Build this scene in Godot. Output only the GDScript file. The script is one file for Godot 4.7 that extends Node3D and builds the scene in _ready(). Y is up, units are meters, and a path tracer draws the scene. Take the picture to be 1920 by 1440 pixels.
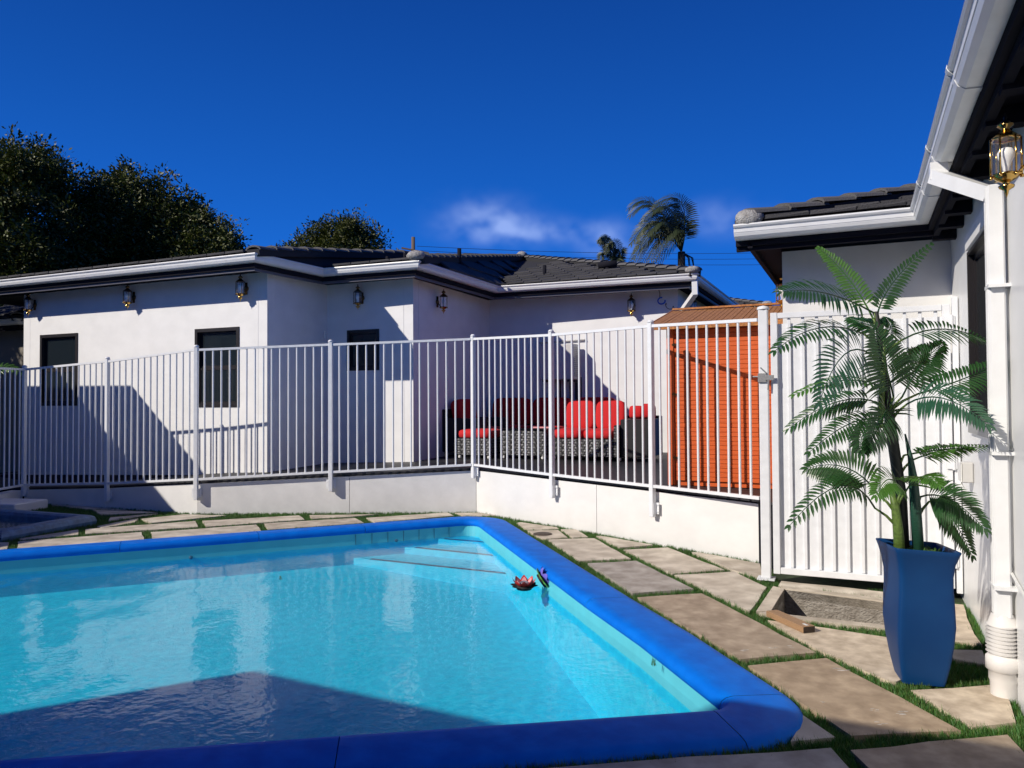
extends Node3D
# A pool court between white single-storey houses. Metres, y up. The houses share one axis, turned by HOUSE_TURN:
# hs(a, y, b) is a point "a" metres along the eaves, "b" metres away from the viewer.

const HOUSE_TURN := 0.4276   # 24.5 degrees
var U := Vector3(cos(HOUSE_TURN), 0, sin(HOUSE_TURN))
var V := Vector3(sin(HOUSE_TURN), 0, -cos(HOUSE_TURN))
var M := {}
var used := {}
var rng := RandomNumberGenerator.new()

func hs(a: float, y: float, b: float) -> Vector3:
	return U * a + V * b + Vector3(0, y, 0)

func lin(r: float, g: float, b: float, a := 1.0) -> Color:
	var c := Color(r, g, b).linear_to_srgb()
	c.a = a
	return c

# ---------------------------------------------------------------- names and metas
func numbered(called: String) -> String:
	used[called] = used.get(called, -1) + 1
	return called if used[called] == 0 else "%s_%03d" % [called, used[called]]

func tag(o: Node, label: String, category: String, group := "") -> void:
	o.set_meta("label", label)
	o.set_meta("category", category)
	if group:
		o.set_meta("group", group)

func thing(called: String, label: String, category: String, at := Vector3.ZERO, turn := 0.0, group := "") -> Node3D:
	var o := Node3D.new()
	o.name = numbered(called)
	add_child(o)
	o.position = at
	o.rotation.y = turn
	tag(o, label, category, group)
	return o

func hthing(called: String, label: String, category: String, a: float, y: float, b: float, group := "") -> Node3D:
	return thing(called, label, category, hs(a, y, b), -HOUSE_TURN, group)

func group_part(parent: Node3D, called: String) -> Node3D:
	var o := Node3D.new()
	o.name = called
	parent.add_child(o, true)
	return o

func mi(parent: Node3D, called: String, mesh: Mesh, m: Material, at := Vector3.ZERO, turn := Vector3.ZERO, sc := Vector3.ONE) -> MeshInstance3D:
	var o := MeshInstance3D.new()
	o.name = called
	o.mesh = mesh
	o.material_override = m
	parent.add_child(o, true)
	o.position = at
	o.rotation = turn
	o.scale = sc
	return o

func struct(called: String, st: SurfaceTool, m: Material) -> MeshInstance3D:
	var o := mi(self, numbered(called), done(st), m)
	o.set_meta("kind", "structure")
	return o

# ---------------------------------------------------------------- mesh building
func new_st(smooth := false) -> SurfaceTool:
	var st := SurfaceTool.new()
	st.begin(Mesh.PRIMITIVE_TRIANGLES)
	st.set_smooth_group(0 if smooth else -1)
	return st

func done(st: SurfaceTool) -> ArrayMesh:
	st.generate_normals()
	return st.commit()

func tri(st: SurfaceTool, a: Vector3, b: Vector3, c: Vector3) -> void:
	st.add_vertex(a)
	st.add_vertex(b)
	st.add_vertex(c)

func quad(st: SurfaceTool, a: Vector3, b: Vector3, c: Vector3, d: Vector3) -> void:
	tri(st, a, b, c)
	tri(st, a, c, d)

# a box from lo to hi with chamfered vertical and horizontal edges when ch > 0, moved by t
func box(st: SurfaceTool, lo: Vector3, hi: Vector3, t := Transform3D(), ch := 0.0) -> void:
	if ch <= 0.0:
		var p := []
		for i in 8:
			p.append(t * Vector3(hi.x if i & 1 else lo.x, hi.y if i & 2 else lo.y, hi.z if i & 4 else lo.z))
		quad(st, p[4], p[6], p[7], p[5])
		quad(st, p[1], p[3], p[2], p[0])
		quad(st, p[0], p[2], p[6], p[4])
		quad(st, p[5], p[7], p[3], p[1])
		quad(st, p[6], p[2], p[3], p[7])
		quad(st, p[0], p[4], p[5], p[1])
		return
	# rings: bottom inset, bottom, top, top inset
	var rings := []
	for k in 4:
		var y: float = [lo.y, lo.y + ch, hi.y - ch, hi.y][k]
		var e: float = ch if k == 0 or k == 3 else 0.0
		var r := []
		for c in [[lo.x + e, lo.z + e + ch], [lo.x + e + ch, lo.z + e], [hi.x - e - ch, lo.z + e], [hi.x - e, lo.z + e + ch], [hi.x - e, hi.z - e - ch], [hi.x - e - ch, hi.z - e], [lo.x + e + ch, hi.z - e], [lo.x + e, hi.z - e - ch]]:
			r.append(t * Vector3(c[0], y, c[1]))
		rings.append(r)
	for k in 3:
		for i in 8:
			var j := (i + 1) % 8
			quad(st, rings[k][i], rings[k + 1][i], rings[k + 1][j], rings[k][j])
	for i in range(1, 7):
		tri(st, rings[3][0], rings[3][i + 1], rings[3][i])
		tri(st, rings[0][0], rings[0][i], rings[0][i + 1])

func box_mesh(size: Vector3, ch := 0.0) -> ArrayMesh:
	var st := new_st()
	box(st, -size / 2, size / 2, Transform3D(), ch)
	return done(st)

# rings of points joined to a skin
func skin(st: SurfaceTool, rings: Array, closed := true, cap := true) -> void:
	var n: int = rings[0].size()
	for k in rings.size() - 1:
		for i in (n if closed else n - 1):
			var j := (i + 1) % n
			quad(st, rings[k][i], rings[k + 1][i], rings[k + 1][j], rings[k][j])
	if cap:
		for k in [0, rings.size() - 1]:
			var mid := Vector3.ZERO
			for p in rings[k]:
				mid += p / n
			for i in n:
				var j := (i + 1) % n
				if k == 0:
					tri(st, mid, rings[k][i], rings[k][j])
				else:
					tri(st, mid, rings[k][j], rings[k][i])

func tube(st: SurfaceTool, pts: Array, radii, seg := 8, cap := true) -> void:
	var rings := []
	var side := Vector3.ZERO
	for k in pts.size():
		var d: Vector3 = (pts[mini(k + 1, pts.size() - 1)] - pts[maxi(k - 1, 0)]).normalized()
		if side == Vector3.ZERO:
			side = d.cross(Vector3.UP if absf(d.y) < 0.9 else Vector3.RIGHT).normalized()
		side = (side - d * side.dot(d)).normalized()
		var other := d.cross(side)
		var rr: float = radii[k] if radii is Array else radii
		var r := []
		for i in seg:
			var f := TAU * i / seg
			r.append(pts[k] + (side * cos(f) + other * sin(f)) * rr)
		rings.append(r)
	skin(st, rings, true, cap)

func lathe(st: SurfaceTool, prof: Array, seg := 16, at := Vector3.ZERO) -> void:
	var rings := []
	for p in prof:
		var r := []
		for i in seg:
			var f := TAU * i / seg
			r.append(at + Vector3(cos(f) * p.x, p.y, -sin(f) * p.x))
		rings.append(r)
	skin(st, rings, true, false)

func tris_of(poly: PackedVector2Array) -> PackedInt32Array:
	return Geometry2D.triangulate_polygon(poly)

# a slab over a plan polygon; top and bottom may be numbers or callables of (x, z)
func prism(st: SurfaceTool, poly: PackedVector2Array, top, bottom, ch := 0.0, org := Vector3.ZERO) -> void:
	var p := poly
	if Geometry2D.is_polygon_clockwise(p):
		p.reverse()
	var ty := func(q: Vector2) -> float: return top.call(q) if top is Callable else top
	var by := func(q: Vector2) -> float: return bottom.call(q) if bottom is Callable else bottom
	var inner := p
	if ch > 0.0:
		var off := Geometry2D.offset_polygon(p, -ch)
		if off.size() == 1 and off[0].size() == p.size():
			# match the start corner
			inner = off[0]
			if Geometry2D.is_polygon_clockwise(inner):
				inner.reverse()
			var best := 0
			for i in inner.size():
				if inner[i].distance_to(p[0]) < inner[best].distance_to(p[0]):
					best = i
			var turned := PackedVector2Array()
			for i in inner.size():
				turned.append(inner[(i + best) % inner.size()])
			inner = turned
	var n := p.size()
	for i in n:
		var j := (i + 1) % n
		var a := Vector3(p[i].x, by.call(p[i]), p[i].y) - org
		var b := Vector3(p[j].x, by.call(p[j]), p[j].y) - org
		var c := Vector3(p[j].x, ty.call(p[j]) - ch, p[j].y) - org
		var d := Vector3(p[i].x, ty.call(p[i]) - ch, p[i].y) - org
		quad(st, a, b, c, d)
		if ch > 0.0:
			quad(st, d, c, Vector3(inner[j].x, ty.call(inner[j]), inner[j].y) - org, Vector3(inner[i].x, ty.call(inner[i]), inner[i].y) - org)
	var t := tris_of(inner)
	for k in range(0, t.size(), 3):
		var a := inner[t[k]]
		var b := inner[t[k + 1]]
		var c := inner[t[k + 2]]
		if (b - a).cross(c - a) < 0.0:
			var s := b
			b = c
			c = s
		tri(st, Vector3(a.x, ty.call(a), a.y) - org, Vector3(b.x, ty.call(b), b.y) - org, Vector3(c.x, ty.call(c), c.y) - org)

func plan(flat: Array) -> PackedVector2Array:
	var p := PackedVector2Array()
	for i in range(0, flat.size(), 2):
		p.append(Vector2(flat[i], flat[i + 1]))
	return p

# a profile of (outward, up) swept along a plan path with mitred corners; side 1: outward lies to the right of the way
func sweep(st: SurfaceTool, path: Array, prof: Array, side := 1.0, caps := true) -> void:
	var rings := []
	var n := path.size()
	for k in n:
		var d0: Vector2 = (path[k] - path[maxi(k - 1, 0)]).normalized() if k > 0 else (path[1] - path[0]).normalized()
		var d1: Vector2 = (path[mini(k + 1, n - 1)] - path[k]).normalized() if k < n - 1 else d0
		var n0 := Vector2(-d0.y, d0.x) * side
		var n1 := Vector2(-d1.y, d1.x) * side
		var m := (n0 + n1).normalized()
		m /= maxf(0.3, m.dot(n0))
		var r := []
		for q in prof:
			r.append(Vector3(path[k].x + m.x * q.x, q.y, path[k].y + m.y * q.x))
		rings.append(r)
	skin(st, rings, true, caps)

# ---------------------------------------------------------------- materials
func noise_tex(size: int, freq: float, lo: Color, hi: Color, seed_ := 1, octaves := 5, mid := 0.5, kind := FastNoiseLite.TYPE_SIMPLEX_SMOOTH) -> NoiseTexture2D:
	var f := FastNoiseLite.new()
	f.noise_type = kind
	f.seed = seed_
	f.frequency = freq
	f.fractal_octaves = octaves
	f.fractal_gain = 0.55
	var t := NoiseTexture2D.new()
	t.width = size
	t.height = size
	t.seamless = true
	t.noise = f
	var g := Gradient.new()
	g.set_color(0, lo)
	g.set_color(1, hi)
	g.set_offset(0, mid - 0.35)
	g.set_offset(1, mid + 0.35)
	t.color_ramp = g
	return t

func grey(v: float) -> Color:
	return Color(v, v, v)

func mat(called: String, c: Color, rough: float, tex: Texture2D = null, scale := Vector3.ONE, bump: Texture2D = null, bump_cm := 0.0, metal := 0.0) -> StandardMaterial3D:
	var m := StandardMaterial3D.new()
	m.resource_name = called
	m.albedo_color = c
	m.roughness = rough
	m.metallic = metal
	m.cull_mode = BaseMaterial3D.CULL_DISABLED
	if tex or bump:
		m.uv1_triplanar = true
		m.uv1_world_triplanar = true
		m.uv1_scale = scale
	if tex:
		m.albedo_texture = tex
	if bump:
		m.heightmap_enabled = true
		m.heightmap_texture = bump
		m.heightmap_scale = bump_cm
	M[called] = m
	return m

func make_materials() -> void:
	var soft := noise_tex(1024, 0.004, grey(0.955), grey(1.0), 3, 6)
	var patchy := noise_tex(1024, 0.006, Color(0.70, 0.68, 0.66), Color(1, 1, 1), 5, 6)
	var grainy := noise_tex(1024, 0.03, grey(0.80), grey(1.0), 7, 5)
	var fine := noise_tex(512, 0.06, grey(0.0), grey(1.0), 9, 4)
	var rough_h := noise_tex(1024, 0.02, grey(0.0), grey(1.0), 11, 6)
	var streak := noise_tex(1024, 0.01, grey(0.62), grey(1.0), 13, 6)
	mat("white_stucco", lin(0.80, 0.80, 0.80), 0.62, soft, Vector3.ONE * 0.55, rough_h, 0.05)
	mat("white_satin", lin(0.80, 0.805, 0.805), 0.34, soft, Vector3.ONE * 0.7, rough_h, 0.03)
	mat("white_metal", lin(0.77, 0.785, 0.81), 0.32, soft, Vector3.ONE * 2.0)
	mat("white_gutter", lin(0.78, 0.79, 0.80), 0.30, soft, Vector3.ONE * 1.3)
	mat("wall_paint", lin(0.75, 0.745, 0.735), 0.6, soft, Vector3.ONE * 0.8, rough_h, 0.05)
	mat("dark_trim", lin(0.016, 0.016, 0.022), 0.85)
	M.dark_trim.metallic_specular = 0.15
	mat("grey_trim", lin(0.10, 0.10, 0.13), 0.5)
	mat("black_frame", lin(0.014, 0.012, 0.014), 0.35)
	mat("galvanised", lin(0.38, 0.38, 0.38), 0.45, grainy, Vector3.ONE * 3.0, null, 0.0, 0.4)
	mat("room_paint", lin(0.42, 0.42, 0.40), 0.9)
	mat("passage_shade_paint", lin(0.24, 0.22, 0.19), 0.85, soft, Vector3.ONE)  # wall colour darkened in place of the deep shade in the passage
	mat("roof_base", lin(0.022, 0.022, 0.025), 0.9)
	for k in 3:
		mat("tile_%d" % k, lin([0.062, 0.074, 0.052][k], [0.061, 0.072, 0.051][k], [0.066, 0.078, 0.056][k]), 0.8, grainy, Vector3.ONE * 2.5, fine, 0.35)
	mat("cap_tile", lin(0.13, 0.128, 0.13), 0.8, grainy, Vector3.ONE * 2.0, fine, 0.3)
	mat("mortar", lin(0.52, 0.52, 0.52), 0.9, patchy, Vector3.ONE * 3.0, rough_h, 1.2)
	for k in 6:
		var c: Color = [lin(0.64, 0.575, 0.475), lin(0.60, 0.53, 0.43), lin(0.44, 0.405, 0.365), lin(0.45, 0.36, 0.265), lin(0.46, 0.355, 0.245), lin(0.70, 0.59, 0.45)][k]
		var m := mat("paver_%d" % k, c, 0.78, noise_tex(1024, 0.004 + 0.001 * k, Color(0.80, 0.785, 0.77), Color(1, 1, 1), 20 + k, 7), Vector3.ONE * 0.75, rough_h, 0.07)
		m.uv1_offset = Vector3(0.13 * k, 0.4 * k, 0.31 * k)
	mat("plaster_patch", lin(0.62, 0.57, 0.51), 0.85, patchy, Vector3.ONE * 4.0)
	mat("concrete_raw", lin(0.38, 0.35, 0.31), 0.9, patchy, Vector3.ONE * 2.5, rough_h, 0.9)
	mat("earth", lin(0.20, 0.165, 0.125), 0.95, patchy, Vector3.ONE * 4.0, rough_h, 2.0)
	mat("turf_base", lin(0.030, 0.055, 0.018), 0.95, patchy, Vector3.ONE * 2.0)
	var turf := mat("turf_blade", lin(1, 1, 1), 0.55)
	turf.vertex_color_use_as_albedo = true
	turf.backlight_enabled = true
	turf.backlight = lin(0.25, 0.4, 0.1)
	var cop := mat("coping_blue", lin(0.002, 0.165, 0.70), 0.55, noise_tex(1024, 0.007, Color(0.84, 0.87, 0.92), Color(1, 1, 1), 31, 8), Vector3.ONE * 0.7, rough_h, 0.05)
	cop.metallic_specular = 0.18
	mat("pool_paint", lin(0.010, 0.57, 0.78), 0.5, noise_tex(1024, 0.012, Color(0.80, 0.88, 0.92), Color(1, 1, 1), 33, 4), Vector3.ONE * 0.8)
	mat("pool_band", lin(0.10, 0.52, 0.62), 0.4, soft, Vector3.ONE * 1.0)
	mat("pool_stripe", lin(0.02, 0.06, 0.13), 0.5)
	mat("spa_dark", lin(0.012, 0.035, 0.06), 0.5)
	mat("spa_coping", lin(0.11, 0.24, 0.42), 0.4, patchy, Vector3.ONE * 1.5)
	var w := mat("pool_water", lin(0.25, 0.75, 0.95, 0.03), 0.015)
	w.transparency = BaseMaterial3D.TRANSPARENCY_ALPHA
	w.metallic_specular = 0.41
	var rip := FastNoiseLite.new()
	rip.seed = 4
	rip.frequency = 0.026
	rip.fractal_octaves = 4
	var rt := NoiseTexture2D.new()
	rt.width = 1024
	rt.height = 1024
	rt.seamless = true
	rt.noise = rip
	w.uv1_triplanar = true
	w.uv1_world_triplanar = true
	w.uv1_scale = Vector3.ONE * 0.5
	w.heightmap_enabled = true
	w.heightmap_texture = rt
	w.heightmap_scale = 0.10
	mat("deck_board", lin(0.035, 0.036, 0.042), 0.55, streak, Vector3(0.6, 3, 3))
	mat("shed_orange", lin(0.68, 0.115, 0.012), 0.6, noise_tex(1024, 0.008, Color(0.84, 0.80, 0.78), Color(1, 1, 1), 41, 6), Vector3(0.5, 9, 0.5))
	mat("shed_roof_slat", lin(0.56, 0.26, 0.095), 0.6, streak, Vector3(3, 3, 3))
	mat("shed_trim", lin(0.64, 0.25, 0.06), 0.55, streak, Vector3(3, 3, 3))
	mat("brass", lin(0.70, 0.43, 0.12), 0.16, null, Vector3.ONE, null, 0.0, 1.0)
	mat("dark_brass", lin(0.16, 0.10, 0.045), 0.3, null, Vector3.ONE, null, 0.0, 1.0)  # brass darkened so that lantern tops hold their shade in the colour
	var g := mat("clear_glass", lin(0.9, 0.95, 1.0, 0.04), 0.03)
	g.transparency = BaseMaterial3D.TRANSPARENCY_ALPHA
	var wg := mat("window_glass", lin(0.015, 0.022, 0.026, 0.72), 0.02)
	wg.transparency = BaseMaterial3D.TRANSPARENCY_ALPHA
	wg.metallic_specular = 0.5
	mat("bulb_white", lin(0.85, 0.85, 0.84), 0.35)
	var wick := wicker_textures()
	mat("wicker", lin(1, 1, 1), 0.45, wick[0], Vector3.ONE * 3.4, wick[1], 0.6)
	mat("wicker_black", lin(0.014, 0.014, 0.016), 0.45)
	var red := mat("red_cushion", lin(0.66, 0.010, 0.014), 0.85, grainy, Vector3.ONE * 3.0, fine, 0.15)
	red.rim_enabled = true
	red.rim = 0.3
	mat("table_glass", lin(0.01, 0.01, 0.012), 0.06)
	mat("plastic_white", lin(0.72, 0.72, 0.70), 0.4, soft, Vector3.ONE * 3.0)
	mat("pvc", lin(0.72, 0.70, 0.68), 0.4, soft, Vector3.ONE * 2.0)
	mat("unit_grey", lin(0.55, 0.54, 0.52), 0.5)
	mat("black_pipe", lin(0.02, 0.02, 0.022), 0.5)
	mat("blue_cable", lin(0.01, 0.10, 0.55), 0.4)
	mat("pot_blue", lin(0.005, 0.046, 0.155), 0.45, noise_tex(512, 0.006, Color(0.88, 0.90, 0.93), Color(1, 1, 1), 51, 5), Vector3.ONE * 1.0)
	M.pot_blue.metallic_specular = 0.3
	mat("trunk_dark", lin(0.012, 0.016, 0.013), 0.6, streak, Vector3(6, 20, 6))
	mat("trunk_green", lin(0.020, 0.090, 0.055), 0.45, streak, Vector3(4, 14, 4))
	mat("stem_green", lin(0.13, 0.22, 0.035), 0.5, streak, Vector3(5, 5, 5))
	for k in 3:
		var leaf := mat("palm_leaf_%d" % k, [lin(0.014, 0.060, 0.015), lin(0.052, 0.145, 0.020), lin(0.013, 0.066, 0.038)][k], 0.36)
		leaf.backlight_enabled = true
		leaf.backlight = lin(0.08, 0.13, 0.03)
	var tl := mat("tree_leaf", lin(1, 1, 1), 0.55)
	tl.vertex_color_use_as_albedo = true
	tl.backlight_enabled = true
	tl.backlight = lin(0.16, 0.20, 0.05)
	mat("bark", lin(0.085, 0.072, 0.058), 0.9, streak, Vector3(3, 1, 3), rough_h, 2.0)
	mat("far_palm", lin(0.028, 0.042, 0.014), 0.5)
	mat("pole_wood", lin(0.12, 0.09, 0.07), 0.9)
	mat("wire", lin(0.02, 0.02, 0.022), 0.6)
	mat("timber", lin(0.50, 0.30, 0.155), 0.7, streak, Vector3(3, 18, 18))
	mat("timber_end_shade", lin(0.08, 0.055, 0.04), 0.85, streak, Vector3.ONE * 8.0)
	mat("petal_red", lin(0.68, 0.045, 0.035), 0.45, noise_tex(256, 0.03, Color(0.75, 0.7, 0.7), Color(1, 1, 1), 61, 3), Vector3.ONE * 9.0)
	mat("petal_pink", lin(0.75, 0.33, 0.34), 0.45)
	mat("petal_violet", lin(0.17, 0.14, 0.62), 0.4)
	mat("petal_navy", lin(0.02, 0.02, 0.12), 0.45)
	mat("leaf_lime", lin(0.16, 0.40, 0.035), 0.45)
	mat("leaf_deep", lin(0.03, 0.12, 0.025), 0.5)
	mat("solar_grey", lin(0.22, 0.22, 0.26), 0.25)
	mat("foam_black", lin(0.012, 0.012, 0.012), 0.8)
	mat("moss", lin(0.035, 0.095, 0.012), 0.9)
	mat("lid", lin(0.10, 0.075, 0.06), 0.8, patchy, Vector3.ONE * 5.0)

func wicker_textures() -> Array:
	var n := 128
	var c := Image.create(n, n, false, Image.FORMAT_RGB8)
	var h := Image.create(n, n, false, Image.FORMAT_RGB8)
	for y in n:
		for x in n:
			# flat strands: rows 16 px, over and under every 16 px
			var row := y / 16
			var col := (x + (8 if row % 2 else 0)) / 16
			var fx := float((x + (8 if row % 2 else 0)) % 16) / 15.0 - 0.5
			var fy := float(y % 16) / 15.0 - 0.5
			var over := col % 2 == 0
			var lift := maxf(0.0, 1.0 - 4.2 * (fx * fx + fy * fy)) if over else maxf(0.0, 0.55 - 8.0 * fx * fx)
			h.set_pixel(x, y, grey(lift))
			var v := 0.46 if over and absf(fy) < 0.36 else 0.11
			c.set_pixel(x, y, Color(v, v, v * 1.04))
	return [ImageTexture.create_from_image(c), ImageTexture.create_from_image(h)]

# ---------------------------------------------------------------- camera, sky, sun
func make_view() -> void:
	var cam := Camera3D.new()
	cam.name = "camera"
	cam.fov = 53.45
	cam.far = 900.0
	cam.position = Vector3(0, 1.4, 0)
	cam.basis = Basis(Vector3.RIGHT, 0.0217) * Basis(Vector3(0, 0, 1), -0.006)
	add_child(cam)
	cam.current = true
	var sun := DirectionalLight3D.new()
	sun.name = "sun"
	sun.light_energy = 1.26
	sun.light_color = Color(1.0, 0.965, 0.91)
	sun.light_angular_distance = 0.5
	sun.shadow_enabled = true
	add_child(sun)
	sun.look_at_from_position(Vector3(-0.7355, 0.5446, 0.4026) * 50.0, Vector3.ZERO)
	var e := Environment.new()
	e.background_mode = Environment.BG_SKY
	e.tonemap_mode = Environment.TONE_MAPPER_LINEAR
	e.tonemap_exposure = 1.2
	e.sdfgi_enabled = true
	e.ssao_enabled = true
	e.ssil_enabled = true
	var s := ProceduralSkyMaterial.new()
	s.sky_top_color = lin(0.0015, 0.015, 0.135)
	s.sky_horizon_color = lin(0.014, 0.185, 0.80)
	s.sky_curve = 0.25
	s.ground_bottom_color = lin(0.10, 0.10, 0.09)
	s.ground_horizon_color = lin(0.16, 0.17, 0.17)
	s.sun_angle_max = 1.0
	s.sky_cover = cloud_cover()
	var sky := Sky.new()
	sky.sky_material = s
	e.sky = sky
	var w := WorldEnvironment.new()
	w.name = "world"
	w.environment = e
	add_child(w)

# thin low cumulus: [degrees right of the pool's axis, degrees up, half width, half height, strength]
func cloud_cover() -> ImageTexture:
	var puffs := [[-1.8, 13.4, 2.6, 1.2, 1.0], [0.2, 12.6, 3.6, 0.8, 0.95], [3.2, 12.3, 2.4, 0.55, 0.6], [7.0, 12.0, 1.7, 1.0, 0.8], [8.6, 11.2, 2.0, 0.6, 0.5], [14.6, 13.2, 2.6, 0.9, 0.45], [17.5, 12.2, 3.0, 0.8, 0.4],
		[62, 13, 6, 1.3, 0.7], [95, 11, 5, 1.0, 0.6], [140, 14, 7, 1.4, 0.8], [-70, 12, 5, 1.1, 0.7], [-120, 13, 7, 1.3, 0.7], [-160, 11, 5, 1.0, 0.6]]
	var wpx := 2048
	var hpx := 1024
	var im := Image.create(wpx, hpx, false, Image.FORMAT_RGBA8)
	im.fill(Color(0, 0, 0, 0))
	var f := FastNoiseLite.new()
	f.seed = 12
	f.frequency = 0.055
	f.fractal_octaves = 5
	for p in puffs:
		var x0 := int((p[0] - 3.0 * p[2]) / 360.0 * wpx)
		var x1 := int((p[0] + 3.0 * p[2]) / 360.0 * wpx)
		var y0 := int((90.0 - p[1] - 3.0 * p[3]) / 180.0 * hpx)
		var y1 := int((90.0 - p[1] + 3.0 * p[3]) / 180.0 * hpx)
		for y in range(y0, y1 + 1):
			for x in range(x0, x1 + 1):
				var dx: float = ((x + 0.5) / wpx * 360.0 - p[0]) / p[2]
				var dy: float = (90.0 - (y + 0.5) / hpx * 180.0 - p[1]) / p[3]
				var d = exp(-0.9 * (dx * dx + dy * dy)) * p[4]
				d *= clampf(0.62 + 0.9 * f.get_noise_2d(x, y * 1.6), 0.0, 1.3)
				var xx := posmod(x, wpx)
				var old := im.get_pixel(xx, y)
				var a := minf(1.0, old.a + d * 0.72)
				im.set_pixel(xx, y, Color(0.52, 0.54, 0.54, a))
	return ImageTexture.create_from_image(im)

# ---------------------------------------------------------------- houses
var ho := Vector2.ZERO
func hl(a: float, y: float, b: float) -> Vector3:
	return Vector3(a - ho.x, y, -(b - ho.y))
func hp(a: float, b: float) -> Vector2:
	return Vector2(a - ho.x, -(b - ho.y))

# a wall standing on the line p -> q (house plan), seen from its right side; holes: [along0, y0, along1, y1]
func wall(parent: Node3D, p: Vector2, q: Vector2, y0: float, y1: float, holes: Array, m: Material, thick := 0.16) -> void:
	var st := new_st()
	var e3 := (Vector3(q.x, 0, -q.y) - Vector3(p.x, 0, -p.y))
	var len := e3.length()
	e3 /= len
	var out := e3.cross(Vector3.UP)   # to the right of the way
	var o := hl(p.x, 0, p.y)
	var xs := [0.0, len]
	var ys := [y0, y1]
	for h in holes:
		xs.append_array([h[0], h[2]])
		ys.append_array([h[1], h[3]])
	xs.sort()
	ys.sort()
	var at := func(x: float, y: float, d: float) -> Vector3: return o + e3 * x + Vector3(0, y, 0) - out * d
	for i in xs.size() - 1:
		for j in ys.size() - 1:
			if xs[i + 1] - xs[i] < 0.001 or ys[j + 1] - ys[j] < 0.001:
				continue
			var mx: float = (xs[i] + xs[i + 1]) / 2
			var my: float = (ys[j] + ys[j + 1]) / 2
			var open := false
			for h in holes:
				open = open or (mx > h[0] and mx < h[2] and my > h[1] and my < h[3])
			if not open:
				quad(st, at.call(xs[i], ys[j], 0), at.call(xs[i], ys[j + 1], 0), at.call(xs[i + 1], ys[j + 1], 0), at.call(xs[i + 1], ys[j], 0))
				quad(st, at.call(xs[i + 1], ys[j], thick), at.call(xs[i + 1], ys[j + 1], thick), at.call(xs[i], ys[j + 1], thick), at.call(xs[i], ys[j], thick))
	for h in holes:
		quad(st, at.call(h[0], h[1], 0), at.call(h[0], h[1], thick), at.call(h[0], h[3], thick), at.call(h[0], h[3], 0))
		quad(st, at.call(h[2], h[1], 0), at.call(h[2], h[3], 0), at.call(h[2], h[3], thick), at.call(h[2], h[1], thick))
		quad(st, at.call(h[0], h[3], 0), at.call(h[0], h[3], thick), at.call(h[2], h[3], thick), at.call(h[2], h[3], 0))
		quad(st, at.call(h[0], h[1], 0), at.call(h[2], h[1], 0), at.call(h[2], h[1], thick), at.call(h[0], h[1], thick))
	quad(st, at.call(0, y1, 0), at.call(0, y1, thick), at.call(len, y1, thick), at.call(len, y1, 0))
	mi(parent, "wall", done(st), m)

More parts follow.
